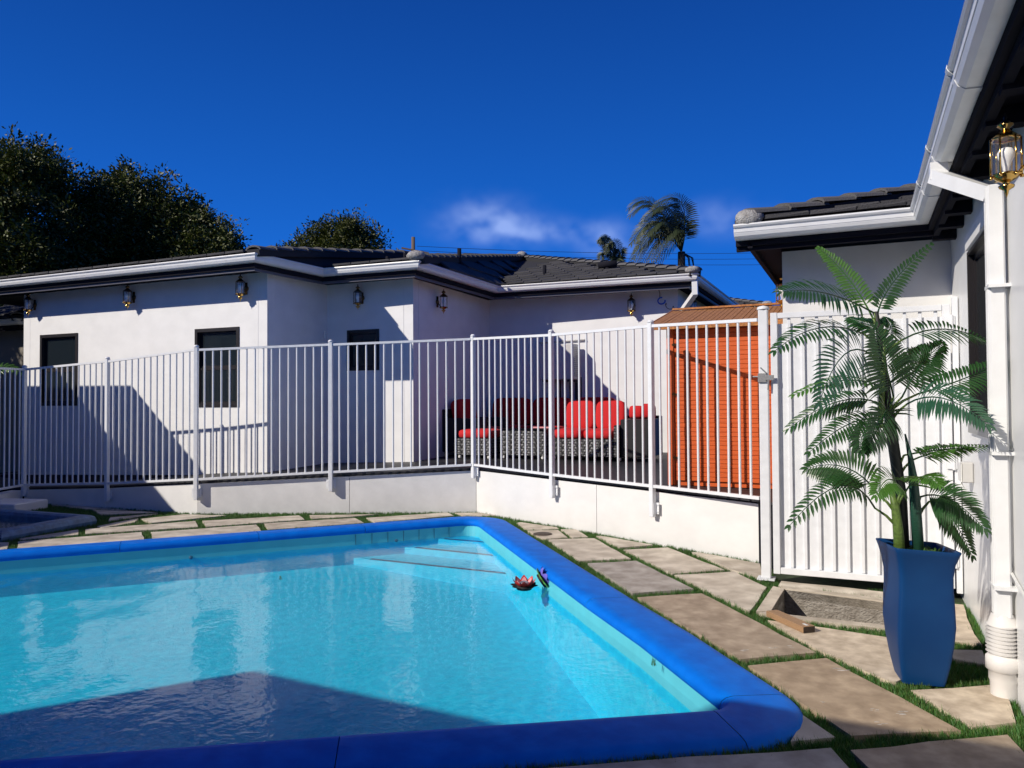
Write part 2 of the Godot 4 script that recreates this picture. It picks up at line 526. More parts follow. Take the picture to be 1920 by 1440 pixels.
# a window in such a wall: frame, sash bar, panes and the dark room behind
func window(parent: Node3D, p: Vector2, q: Vector2, h: Array, frame_w := 0.05, bars := 1, frame_m := "black_frame", vertical := false, proud := 0.012) -> void:
	var e3 := (Vector3(q.x, 0, -q.y) - Vector3(p.x, 0, -p.y)).normalized()
	var out := e3.cross(Vector3.UP)
	var t := Transform3D(Basis(e3, Vector3.UP, out), hl(p.x, 0, p.y))
	var w := group_part(parent, "window")
	var st := new_st()
	var z0 := proud - 0.062
	var z1 := proud
	box(st, Vector3(h[0], h[1], z0), Vector3(h[0] + frame_w, h[3], z1), t)
	box(st, Vector3(h[2] - frame_w, h[1], z0), Vector3(h[2], h[3], z1), t)
	box(st, Vector3(h[0] + frame_w, h[1], z0), Vector3(h[2] - frame_w, h[1] + frame_w, z1 - 0.002), t)
	box(st, Vector3(h[0] + frame_w, h[3] - frame_w, z0), Vector3(h[2] - frame_w, h[3], z1 - 0.002), t)
	mi(w, "frame", done(st), M[frame_m])
	var lo := Vector2(h[0] + frame_w, h[1] + frame_w)
	var hi := Vector2(h[2] - frame_w, h[3] - frame_w)
	for k in bars + 1:
		var a := lo
		var b := hi
		if vertical:
			a.x = lerpf(lo.x, hi.x, float(k) / (bars + 1))
			b.x = lerpf(lo.x, hi.x, float(k + 1) / (bars + 1))
		else:
			a.y = lerpf(lo.y, hi.y, float(k) / (bars + 1))
			b.y = lerpf(lo.y, hi.y, float(k + 1) / (bars + 1))
		var sz := proud - (0.057 if k % 2 else 0.037)
		var s2 := new_st()
		var sw := 0.032
		box(s2, Vector3(a.x, a.y, sz - 0.02), Vector3(a.x + sw, b.y, sz), t)
		box(s2, Vector3(b.x - sw, a.y, sz - 0.02), Vector3(b.x, b.y, sz), t)
		box(s2, Vector3(a.x + sw, a.y, sz - 0.02), Vector3(b.x - sw, a.y + sw, sz - 0.002), t)
		box(s2, Vector3(a.x + sw, b.y - sw, sz - 0.02), Vector3(b.x - sw, b.y, sz - 0.002), t)
		mi(w, "sash", done(s2), M[frame_m])
		var s3 := new_st()
		var gz := sz - 0.011
		quad(s3, t * Vector3(a.x + sw, a.y + sw, gz), t * Vector3(a.x + sw, b.y - sw, gz), t * Vector3(b.x - sw, b.y - sw, gz), t * Vector3(b.x - sw, a.y + sw, gz))
		mi(w, "pane", done(s3), M.window_glass)
	var s4 := new_st()
	var d := -0.7
	var x0: float = h[0] - 0.2
	var x1: float = h[2] + 0.2
	var y0: float = h[1] - 0.2
	var y1: float = h[3] + 0.2
	var zz := -0.17
	quad(s4, t * Vector3(x0, y0, d), t * Vector3(x0, y1, d), t * Vector3(x1, y1, d), t * Vector3(x1, y0, d))
	quad(s4, t * Vector3(x0, y0, d), t * Vector3(x0, y0, zz), t * Vector3(x0, y1, zz), t * Vector3(x0, y1, d))
	quad(s4, t * Vector3(x1, y0, d), t * Vector3(x1, y1, d), t * Vector3(x1, y1, zz), t * Vector3(x1, y0, zz))
	quad(s4, t * Vector3(x0, y1, d), t * Vector3(x0, y1, zz), t * Vector3(x1, y1, zz), t * Vector3(x1, y1, d))
	quad(s4, t * Vector3(x0, y0, d), t * Vector3(x1, y0, d), t * Vector3(x1, y0, zz), t * Vector3(x0, y0, zz))
	mi(w, "interior", done(s4), M.room_paint)

# gutter, fascia, trim and soffit along the eaves; path: gutter's outer edge in house plan
func eaves(parent: Node3D, path: Array, top: float, soffit_w: float, trim_m := "grey_trim", drop := 0.17) -> void:
	var pl := []
	for p in path:
		pl.append(hp(p.x, p.y))
	var prof := []
	for q in [[0.0, 0.0], [0.004, -0.012], [-0.004, -0.024], [-0.022, -0.034], [-0.024, -0.066], [-0.034, -0.088], [-0.06, -0.105], [-0.118, -0.108], [-0.118, -0.004], [-0.104, -0.004], [-0.104, -0.06], [-0.02, -0.06], [-0.014, 0.0]]:
		prof.append(Vector2(q[0], top + q[1]))
	for k in pl.size() - 1:      # one length of gutter for each side
		var st := new_st()
		sweep_piece(st, pl, k, prof)
		mi(parent, "gutter", done(st), M.white_gutter)
		st = new_st()
		sweep_piece(st, pl, k, [Vector2(-0.12, top + 0.02), Vector2(-0.12, top - drop), Vector2(-0.15, top - drop), Vector2(-0.15, top + 0.02)])
		mi(parent, "fascia", done(st), M.dark_trim)
		st = new_st()
		sweep_piece(st, pl, k, [Vector2(-0.152, top - drop + 0.02), Vector2(-0.152, top - drop - 0.035), Vector2(-0.19, top - drop - 0.035), Vector2(-0.19, top - drop + 0.02)])
		mi(parent, "trim", done(st), M[trim_m])
		st = new_st()
		sweep_piece(st, pl, k, [Vector2(-0.075, top + 0.045), Vector2(-0.075, top - 0.03), Vector2(-0.10, top - 0.03), Vector2(-0.10, top + 0.045)])
		mi(parent, "eaves_closer", done(st), M.roof_base)
		st = new_st()
		sweep_piece(st, pl, k, [Vector2(-0.15, top - drop + 0.022), Vector2(-soffit_w, top - drop + 0.022), Vector2(-soffit_w, top - drop + 0.05), Vector2(-0.15, top - drop + 0.05)])
		mi(parent, "soffit", done(st), M.dark_trim)

func sweep_piece(st: SurfaceTool, path: Array, k: int, prof: Array) -> void:
	var rings := []
	for e in 2:
		var i := k + e
		var d: Vector2 = (path[k + 1] - path[k]).normalized()
		var o: Vector2 = d
		if e == 0 and k > 0:
			o = (path[k] - path[k - 1]).normalized()
		if e == 1 and k + 2 < path.size():
			o = (path[k + 2] - path[k + 1]).normalized()
		var n0 := Vector2(-d.y, d.x)
		var n1 := Vector2(-o.y, o.x)
		var m := (n0 + n1).normalized()
		m /= maxf(0.3, m.dot(n0))
		var r := []
		for q in prof:
			r.append(Vector3(path[i].x + m.x * q.x, q.y, path[i].y + m.y * q.x))
		rings.append(r)
	skin(st, rings, true, true)

var tile_mesh: ArrayMesh
var cap_mesh: ArrayMesh
func make_tile_meshes() -> void:
	var st := new_st()
	var w := 0.158
	var l := 0.40
	var a := [Vector3(-w, 0.012, 0), Vector3(w, 0.012, 0), Vector3(w, 0.034, 0.004), Vector3(w - 0.006, 0.042, -0.006), Vector3(-w + 0.006, 0.042, -0.006), Vector3(-w, 0.034, 0.004)]
	var b := [Vector3(-w, -0.012, -l), Vector3(w, -0.012, -l), Vector3(w, 0.010, -l), Vector3(w - 0.006, 0.014, -l), Vector3(-w + 0.006, 0.014, -l), Vector3(-w, 0.010, -l)]
	for i in 6:
		quad(st, a[i], a[(i + 1) % 6], b[(i + 1) % 6], b[i])
	for i in range(1, 5):
		tri(st, a[0], a[i + 1], a[i])
	tile_mesh = done(st)
	st = new_st()
	var r0 := []
	var r1 := []
	var i0 := []
	for i in 7:
		var f := PI * i / 6.0
		r0.append(Vector3(cos(f) * 0.125, sin(f) * 0.058 + 0.020, 0))
		i0.append(Vector3(cos(f) * 0.112, sin(f) * 0.046 + 0.008, 0))
		r1.append(Vector3(cos(f) * 0.108, sin(f) * 0.048 - 0.002, -0.40))
	for i in 6:
		quad(st, r0[i], r1[i], r1[i + 1], r0[i + 1])
		quad(st, r0[i], r0[i + 1], i0[i + 1], i0[i])
	cap_mesh = done(st)

# courses of flat tiles on a roof plane: eave line p -> q, apex direction given by a point above
func lay_tiles(roof: Node3D, p: Vector3, q: Vector3, poly: Array, apex: Vector3, rows: int, start_row := 0) -> void:
	var e := (q - p).normalized()
	var s := (apex - p)
	s = (s - e * s.dot(e)).normalized()
	var n := e.cross(s)
	if n.y < 0:
		n = -n
	var shape := PackedVector2Array()
	for v in poly:
		var d: Vector3 = v - p
		shape.append(Vector2(d.dot(e), d.dot(s)))
	for r in range(start_row, rows):
		var y := 0.335 * r - 0.03
		var x := -0.3 if r % 2 else -0.14
		while x < (q - p).length() + 3.0:
			var c := Vector2(x + 0.158, y + 0.12)
			if Geometry2D.is_point_in_polygon(c - Vector2(0.15, -0.1), shape) and Geometry2D.is_point_in_polygon(c + Vector2(0.15, 0.1), shape):
				var jit := Basis(Vector3.UP, rng.randf_range(-0.012, 0.012))
				var o := mi(roof, "roof_tile", tile_mesh, M["tile_%d" % rng.randi_range(0, 2)])
				o.transform = Transform3D(Basis(e, n, -s) * jit, p + e * (x + 0.158) + s * y + n * rng.randf_range(0.030, 0.036))
			x += 0.32

func lay_caps(roof: Node3D, p: Vector3, q: Vector3, most := 60, lift := 0.045) -> void:
	var d := q - p
	var n := int(d.length() / 0.335)
	d = d.normalized()
	var side := d.cross(Vector3.UP).normalized()
	var up := side.cross(d)
	var bed := new_st()
	bar(bed, p + up * 0.02, p + d * (0.335 * mini(n, most)) + up * 0.02, 0.20, 0.10)
	mi(roof, "bedding", done(bed), M.roof_base)
	for k in mini(n, most):
		var o := mi(roof, "ridge_cap", cap_mesh, M.cap_tile)
		o.transform = Transform3D(Basis(side, up, -d) * Basis(Vector3(0, 0, 1), rng.randf_range(-0.03, 0.03)), p + d * (0.335 * k) + up * (lift + rng.randf_range(0, 0.008)))

func lump(st: SurfaceTool, at: Vector3, r: Vector3, seed_: int) -> void:
	var f := FastNoiseLite.new()
	f.seed = seed_
	f.frequency = 1.4
	var rings := []
	for k in 9:
		var t := PI * k / 8.0
		var ring := []
		for i in 12:
			var g := TAU * i / 12.0
			var d := Vector3(sin(t) * cos(g), cos(t), -sin(t) * sin(g))
			ring.append(at + d * r * (1.0 + 0.25 * f.get_noise_3dv(d * 2.0)))
		rings.append(ring)
	skin(st, rings, true, false)

const GY := 3.36
func main_house() -> void:
	ho = Vector2(-7.0, 10.5)
	var h := hthing("bungalow", "long white stucco house with black windows and dark hip roof behind the fence", "house", ho.x, 0, ho.y)
	var G := [Vector2(-15.2, 7.56), Vector2(-7.18, 7.66), Vector2(-7.12, 9.0), Vector2(-5.55, 9.08), Vector2(-5.58, 11.72), Vector2(-2.25, 11.9), Vector2(-2.25, 18.0)]
	eaves(h, G, GY, 0.62)
	# walls
	var w1 := [Vector2(-12.64, 8.16), Vector2(-7.48, 8.22)]
	var win1 := [0.42, 1.36, 1.32, 2.52]
	var win2 := [3.82, 1.33, 4.66, 2.47]
	wall(h, w1[0], w1[1], 0.1, 3.25, [win1, win2], M.white_stucco)
	window(h, w1[0], w1[1], win1)
	window(h, w1[0], w1[1], win2)
	wall(h, w1[1], Vector2(-7.52, 9.58), 0.1, 3.25, [], M.white_stucco)
	var w2 := [Vector2(-7.52, 9.58), Vector2(-5.97, 9.60)]
	var win3 := [0.38, 1.87, 0.96, 2.49]
	wall(h, w2[0], w2[1], 0.1, 3.25, [win3], M.white_stucco)
	window(h, w2[0], w2[1], win3, 0.045, 0)
	wall(h, w2[1], Vector2(-6.08, 12.38), 0.1, 3.25, [], M.white_stucco)
	wall(h, Vector2(-6.08, 12.38), Vector2(-2.68, 12.42), 0.1, 3.25, [], M.white_stucco)
	wall(h, Vector2(-2.68, 12.42), Vector2(-2.68, 18.0), 0.1, 3.25, [], M.white_stucco)
	wall(h, Vector2(-12.64, 12.5), w1[0], 0.1, 3.25, [], M.white_stucco)
	# conduit cover and a plug near the ground
	var st := new_st()
	box(st, hl(-7.43, 2.36, 9.42) - Vector3(0.02, 0.0, 0.01), hl(-7.43, 2.36, 9.42) + Vector3(0.02, 0.12, 0.01))
	mi(h, "junction_box", done(st), M.plastic_white)
	# roof: planes that all rise to one peak
	var roof := group_part(h, "roof")
	var peak := hl(-7.48, 4.86, 17.03)
	var back := hl(-15.2, 4.86, 17.03)
	var y := GY - 0.015
	var g3 := []
	for k in G.size():
		var q: Vector2 = G[k]
		g3.append(hl(q.x - 0.05, y, q.y + 0.05))
	st = new_st()
	for k in 6:
		tri(st, g3[k], peak, g3[k + 1])
	tri(st, g3[0], back, peak)
	tri(st, g3[6], peak, hl(-7.48, y, 22.0))
	quad(st, g3[0], g3[6], hl(-2.25, y, 22.0), hl(-15.2, y, 22.0))
	mi(roof, "decking", done(st), M.roof_base)
	lay_tiles(roof, g3[0], g3[1], [g3[0], g3[1], peak, back], peak, 2)
	lay_tiles(roof, g3[2], g3[3], [g3[2], g3[3], peak], peak, 5)
	lay_tiles(roof, g3[3], g3[4], [g3[3], g3[4], peak], peak, 9)
	lay_tiles(roof, g3[4], g3[5], [g3[4], g3[5], peak], peak, 17)
	lay_caps(roof, g3[1] + Vector3(-0.02, 0, 0), peak, 12)
	lay_caps(roof, g3[3], peak)
	lay_caps(roof, g3[5], peak)
	st = new_st(true)
	lump(st, g3[3] + Vector3(-0.02, 0.09, 0.02), Vector3(0.14, 0.07, 0.10), 3)
	mi(roof, "mortar_plug", done(st), M.mortar)
	st = new_st(true)
	lump(st, g3[5] + Vector3(-0.04, 0.07, 0.02), Vector3(0.12, 0.06, 0.10), 5)
	mi(roof, "mortar_plug", done(st), M.mortar)
	st = new_st(true)
	lump(st, peak + Vector3(0, 0.1, 0), Vector3(0.14, 0.09, 0.12), 7)
	mi(roof, "mortar_plug", done(st), M.mortar)
	# vent pipes through the tiles
	for v in [[-6.62, 9.9, 3.5, 0.14, 0.026], [-6.2, 9.75, 3.46, 0.17, 0.028], [-5.95, 11.0, 3.62, 0.28, 0.034], [-5.15, 12.75, 3.60, 0.24, 0.034]]:
		st = new_st(true)
		tube(st, [hl(v[0], v[2] - 0.1, v[1]), hl(v[0], v[2] + v[3], v[1])], v[4], 10)
		tube(st, [hl(v[0], v[2] - 0.06, v[1]), hl(v[0], v[2] + 0.04, v[1])], [v[4] * 2.4, v[4] * 1.05], 10)
		mi(roof, "vent_pipe", done(st), M.dark_trim)
	st = new_st(true)
	tube(st, [hl(-4.05, 3.62, 13.0), hl(-4.05, 3.80, 13.0)], 0.045, 10)
	tube(st, [hl(-4.20, 3.80, 12.97), hl(-3.88, 3.81, 13.0)], 0.06, 12)
	mi(roof, "vent_pipe", done(st), M.dark_trim)
	# downspout at the far corner
	st = new_st()
	var c := hl(-2.32, 3.26, 12.0)
	for seg in [[c, c + Vector3(0, -0.22, -0.02)], [c + Vector3(0, -0.2, -0.02), c + Vector3(-0.30, -0.44, -0.42)], [c + Vector3(-0.30, -0.42, -0.42), c + Vector3(-0.30, -2.7, -0.42)]]:
		bar(st, seg[0], seg[1], 0.085, 0.065)
	mi(h, "downspout", done(st), M.white_gutter)

# a rectangular bar between two points
func bar(st: SurfaceTool, a: Vector3, b: Vector3, w: float, d: float, t := Transform3D()) -> void:
	var z := (b - a).normalized()
	var x := Vector3.UP.cross(z).normalized() if absf(z.y) < 0.95 else Vector3.RIGHT
	var y := z.cross(x).normalized()
	x = y.cross(z)
	var rings := []
	for p in [a, b]:
		rings.append([t * (p - x * w / 2 - y * d / 2), t * (p + x * w / 2 - y * d / 2), t * (p + x * w / 2 + y * d / 2), t * (p - x * w / 2 + y * d / 2)])
	skin(st, rings)

const RY := 2.75
func right_house() -> void:
	ho = Vector2(1.6, 5.0)
	var h := hthing("bungalow", "near white house wall with steel-framed window, downspout and white gutters beside potted palm", "house", ho.x, 0, ho.y)
	var G := [Vector2(-0.87, 6.05), Vector2(0.345, 6.05), Vector2(0.345, -0.6)]
	# the ways run so that the outside lies to the right
	eaves(h, G, RY, 0.32, "dark_trim", 0.15)
	var fs := new_st()
	box(fs, hl(-0.78, RY - 0.17, 11.5), hl(-0.745, RY + 0.02, 6.17))
	box(fs, hl(-0.744, RY - 0.128, 11.5), hl(-0.573, RY - 0.10, 6.17))
	mi(h, "fascia", done(fs), M.dark_trim)
	var f := [Vector2(-0.57, 6.67), Vector2(0.65, 6.67)]
	wall(h, f[0], f[1], -0.1, 2.62, [], M.wall_paint)
	wall(h, Vector2(-0.57, 11.5), f[0], -0.1, 2.62, [], M.wall_paint)
	var s := [Vector2(0.65, 6.67), Vector2(0.65, 0.4)]
	var win := [1.02, 1.24, 2.25, 2.33]
	wall(h, s[0], s[1], -0.1, 2.62, [win], M.white_satin)
	window(h, s[0], s[1], win, 0.022, 1, "black_frame", true, 0.012)
	var sill := new_st()
	box(sill, hl(0.628, 1.18, 5.66), hl(0.655, 1.238, 4.40))
	mi(h, "window_sill", done(sill), M.galvanised)
	# a pale surround above the window opening and a weep line near the ground
	var st := new_st()
	box(st, hl(0.632, 2.345, 5.68), hl(0.650, 2.44, 4.40))
	mi(h, "window_head", done(st), M.wall_paint)
	st = new_st()
	tube(st, [hl(0.638, 0.83, 6.55), hl(0.638, 0.63, 4.7), hl(0.638, 0.45, 3.2)], 0.007, 6)
	mi(h, "weep_screed", done(st), M.plastic_white)
	# roof
	var roof := group_part(h, "roof")
	var y := RY - 0.015
	st = new_st()
	var c0 := hl(-0.82, y, 6.10)
	var c1 := hl(0.395, y, 6.10)
	var up := hl(3.0, y + 0.29 * 3.8, 9.9)
	var rb := hl(3.0, y + 0.29 * 2.6, -0.6)
	tri(st, c0, up, c1)
	quad(st, c1, up, hl(3.0, y + 0.29 * 2.6, 8.7), hl(0.395, y, 6.10))
	quad(st, c1, hl(3.0, y + 0.29 * 2.6, 8.7), rb, hl(0.395, y, -0.6))
	quad(st, hl(-0.82, y, 11.5), hl(1.2, y + 0.58, 11.5), up, c0)
	quad(st, c0, c1, hl(0.395, y, 11.5), hl(-0.82, y, 11.5))
	quad(st, hl(0.395, y - 0.002, 11.5), hl(0.395, y - 0.002, -0.6), hl(4.5, y, -0.6), hl(4.5, y, 11.5))
	quad(st, rb, up, hl(4.5, y, 11.5), hl(4.5, y, -0.6))
	mi(roof, "decking", done(st), M.roof_base)
	lay_tiles(roof, c0, c1, [c0, c1 + Vector3(0.6, 0, 0), up], up, 8)
	lay_caps(roof, c0 + Vector3(0.05, 0, -0.05), up, 9, 0.07)
	st = new_st(true)
	lump(st, c0 + Vector3(0.06, 0.06, -0.02), Vector3(0.11, 0.075, 0.10), 9)
	mi(roof, "mortar_plug", done(st), M.mortar)
	# rafter tails under the long eave
	for k in 14:
		st = new_st()
		var b := 6.3 - 0.42 * k
		box(st, hl(0.50, 2.545, b + 0.04), hl(0.648, 2.62, b - 0.04))
		mi(h, "rafter_tail", done(st), M.dark_trim)
	# seam sleeves on the gutter
	for b in [5.35, 4.62, 3.55]:
		st = new_st()
		var jp := []
		for q in [[0.004, 0.003], [0.007, -0.012], [0.0, -0.025], [-0.019, -0.036], [-0.021, -0.067], [-0.032, -0.091], [-0.06, -0.109], [-0.119, -0.112], [-0.119, -0.106], [-0.06, -0.103], [-0.03, -0.086], [-0.018, -0.03], [0.0, -0.02]]:
			jp.append(Vector2(q[0], RY + q[1]))
		sweep_piece(st, [hp(0.345, b + 0.022), hp(0.345, b - 0.022)], 0, jp)
		mi(h, "gutter_joint", done(st), M.white_gutter)
	# downspout: elbow, pipe, straps, flexible boot and drain
	var d := group_part(h, "downspout")
	st = new_st()
	var o := hl(0.40, RY - 0.10, 4.62)
	bar(st, o, o + Vector3(0, -0.09, 0), 0.085, 0.07)
	bar(st, o + Vector3(-0.01, -0.07, 0), hl(0.60, RY - 0.37, 4.29), 0.085, 0.07)
	mi(d, "elbow", done(st), M.white_gutter)
	st = new_st()
	var px := 0.60
	var pb := 4.27
	box(st, hl(px - 0.035, 0.36, pb + 0.045), hl(px + 0.035, RY - 0.335, pb - 0.045), Transform3D(), 0.008)
	for k in 3:
		box(st, hl(px - 0.039, 0.37, pb + 0.03 - 0.024 * k), hl(px - 0.034, RY - 0.345, pb + 0.02 - 0.024 * k))
	mi(d, "pipe", done(st), M.white_gutter)
	for yy in [1.92, 1.13, 0.50]:
		st = new_st()
		box(st, hl(px - 0.040, yy, pb + 0.05), hl(0.652, yy + 0.016, pb - 0.075))
		mi(d, "strap", done(st), M.white_gutter)
	st = new_st(true)
	var prof := [Vector2(0.045, 0.38), Vector2(0.062, 0.33)]
	for k in 8:
		prof.append(Vector2(0.072, 0.325 - 0.018 * k))
		prof.append(Vector2(0.055, 0.316 - 0.018 * k))
	prof.append_array([Vector2(0.066, 0.18), Vector2(0.070, 0.175)])
	lathe(st, prof, 20, hl(px, 0, pb))
	mi(d, "flexible_boot", done(st), M.pvc)
	st = new_st(true)
	lathe(st, [Vector2(0.068, 0.178), Vector2(0.074, 0.172), Vector2(0.074, 0.118), Vector2(0.062, 0.112), Vector2(0.062, 0.07), Vector2(0.057, 0.06), Vector2(0.055, -0.03)], 20, hl(px, 0, pb))
	mi(d, "drain_collar", done(st), M.pvc)
	# outlet box with open weather cover
	var ob := group_part(h, "outlet_box")
	st = new_st()
	box(st, hl(0.585, 0.86, 5.70), hl(0.648, 0.99, 5.60), Transform3D(), 0.006)
	mi(ob, "body", done(st), M.unit_grey)
	st = new_st()
	box(st, hl(0.575, 0.865, 5.60), hl(0.584, 0.985, 5.73), Transform3D(), 0.002)
	mi(ob, "cover", done(st), M.plastic_white)

# wings that stand out of the picture to the left and behind the viewer; their roofs shade the pool court
func court_wings() -> void:
	ho = Vector2(-13.5, 1.0)
	var h := hthing("bungalow", "white house wing with dark hip roof left of and behind the pool court", "house", ho.x, 0, ho.y)
	var G := [Vector2(-17.0, 6.1), Vector2(-11.68, 6.1), Vector2(-10.75, 0.9), Vector2(-10.75, -2.2), Vector2(-9.0, -2.2), Vector2(-7.7, -0.5), Vector2(0.30, -0.5)]
	# run the other way so that the outside lies to the right
	var R := []
	for k in G.size():
		R.append(G[G.size() - 1 - k])
	eaves(h, R, GY, 0.30)
	for s in [[Vector2(0.3, -1.1), Vector2(-7.5, -1.1)], [Vector2(-7.5, -1.1), Vector2(-9.2, -2.8)], [Vector2(-9.2, -2.8), Vector2(-11.3, -2.8)], [Vector2(-11.3, -2.8), Vector2(-11.3, 0.9)], [Vector2(-11.3, 0.9), Vector2(-12.2, 5.5)], [Vector2(-12.2, 5.5), Vector2(-17.0, 5.5)]]:
		wall(h, s[0], s[1], -0.1, 3.25, [], M.white_stucco)
	var roof := group_part(h, "roof")
	var st := new_st()
	var y := GY - 0.01
	var ridge := -5.5
	quad(st, hl(-17, y, 6.05), hl(-11.73, y, 6.05), hl(-13.6, y + 0.55, 3.9), hl(-17, y + 0.55, 3.9))
	quad(st, hl(-11.73, y, 6.05), hl(-10.8, y, 0.9), hl(-15.6, y + 0.95, ridge), hl(-13.6, y + 0.55, 3.9))
	tri(st, hl(-10.8, y, 0.9), hl(-10.8, y, -2.25), hl(-15.6, y + 0.95, ridge))
	quad(st, hl(-10.8, y, -2.25), hl(-9.03, y, -2.25), hl(-9.03, y + 0.95, ridge), hl(-15.6, y + 0.95, ridge))
	quad(st, hl(-9.03, y, -2.25), hl(-7.7, y, -0.55), hl(-7.7, y + 0.95, ridge), hl(-9.03, y + 0.95, ridge))
	quad(st, hl(-7.7, y, -0.55), hl(0.3, y, -0.55), hl(0.3, y + 0.95, ridge), hl(-7.7, y + 0.95, ridge))
	mi(roof, "decking", done(st), M.roof_base)

func far_houses() -> void:
	# low roof seen through the passage at the far left
	ho = Vector2(-16.5, 10.5)
	var h := hthing("garden_house", "small building with grey tiled roof edge and white gutter at the far left", "building", ho.x, 0, ho.y)
	var c := Vector2(-14.15, 9.0)
	eaves(h, [Vector2(-20, 9.0), c, Vector2(-14.15, 14)], 2.98, 0.45, "dark_trim")
	wall(h, Vector2(-20, 9.5), Vector2(-14.6, 9.5), -0.1, 2.85, [], M.passage_shade_paint)
	wall(h, Vector2(-14.6, 9.5), Vector2(-14.6, 14), -0.1, 2.85, [], M.passage_shade_paint)
	var roof := group_part(h, "roof")
	var a := hl(-20, 2.965, 9.05)
	var b := hl(-14.2, 2.965, 9.05)
	var p := hl(-17.0, 3.95, 12.0)
	var st := new_st()
	quad(st, a, hl(-20, 3.95, 12.0), p, b)
	tri(st, b, p, hl(-14.2, 2.965, 14.5))
	mi(roof, "decking", done(st), M.roof_base)
	lay_tiles(roof, a, b, [a, b, p, hl(-20, 3.95, 12.0)], p, 5)
	lay_caps(roof, b, p, 6)
	# hip roof of a house behind the shed
	ho = Vector2(-4.0, 23.5)
	h = hthing("bungalow", "dark hip roof with grey ridge caps and white gutter just above the orange shed", "house", ho.x, 0, ho.y)
	var k := Vector2(-2.1, 21.0)
	eaves(h, [Vector2(-7, 21.0), k, Vector2(-2.1, 29)], 3.85, 0.5, "dark_trim")
	wall(h, Vector2(-7, 21.5), Vector2(-2.55, 21.5), -0.1, 3.7, [], M.white_stucco)
	wall(h, Vector2(-2.55, 21.5), Vector2(-2.55, 29), -0.1, 3.7, [], M.white_stucco)
	roof = group_part(h, "roof")
	a = hl(-7, 3.835, 21.05)
	b = hl(-2.15, 3.835, 21.05)
	p = hl(-5.55, 4.83, 24.45)
	st = new_st()
	quad(st, a, hl(-7, 4.83, 24.45), p, b)
	tri(st, b, p, hl(-2.15, 3.835, 29))
	mi(roof, "decking", done(st), M.roof_base)
	lay_tiles(roof, a, b, [a, b, p], p, 9)
	lay_caps(roof, b, p, 14)
	st = new_st(true)
	lump(st, b + Vector3(-0.03, 0.07, 0.03), Vector3(0.14, 0.08, 0.12), 21)
	mi(roof, "mortar_plug", done(st), M.mortar)
	# flat white parapet far beyond
	var f := thing("flat_building", "flat white parapet of a distant building above the dark roof", "building", Vector3(-5.4, 0, -34))
	st = new_st()
	box(st, Vector3(-1.1, 0, -3), Vector3(0.95, 7.75, 0))
	mi(f, "wall", done(st), M.white_stucco)
	st = new_st()
	box(st, Vector3(-1.2, 7.752, -3.1), Vector3(1.05, 7.94, 0.1), Transform3D(), 0.02)
	mi(f, "parapet", done(st), M.white_stucco)

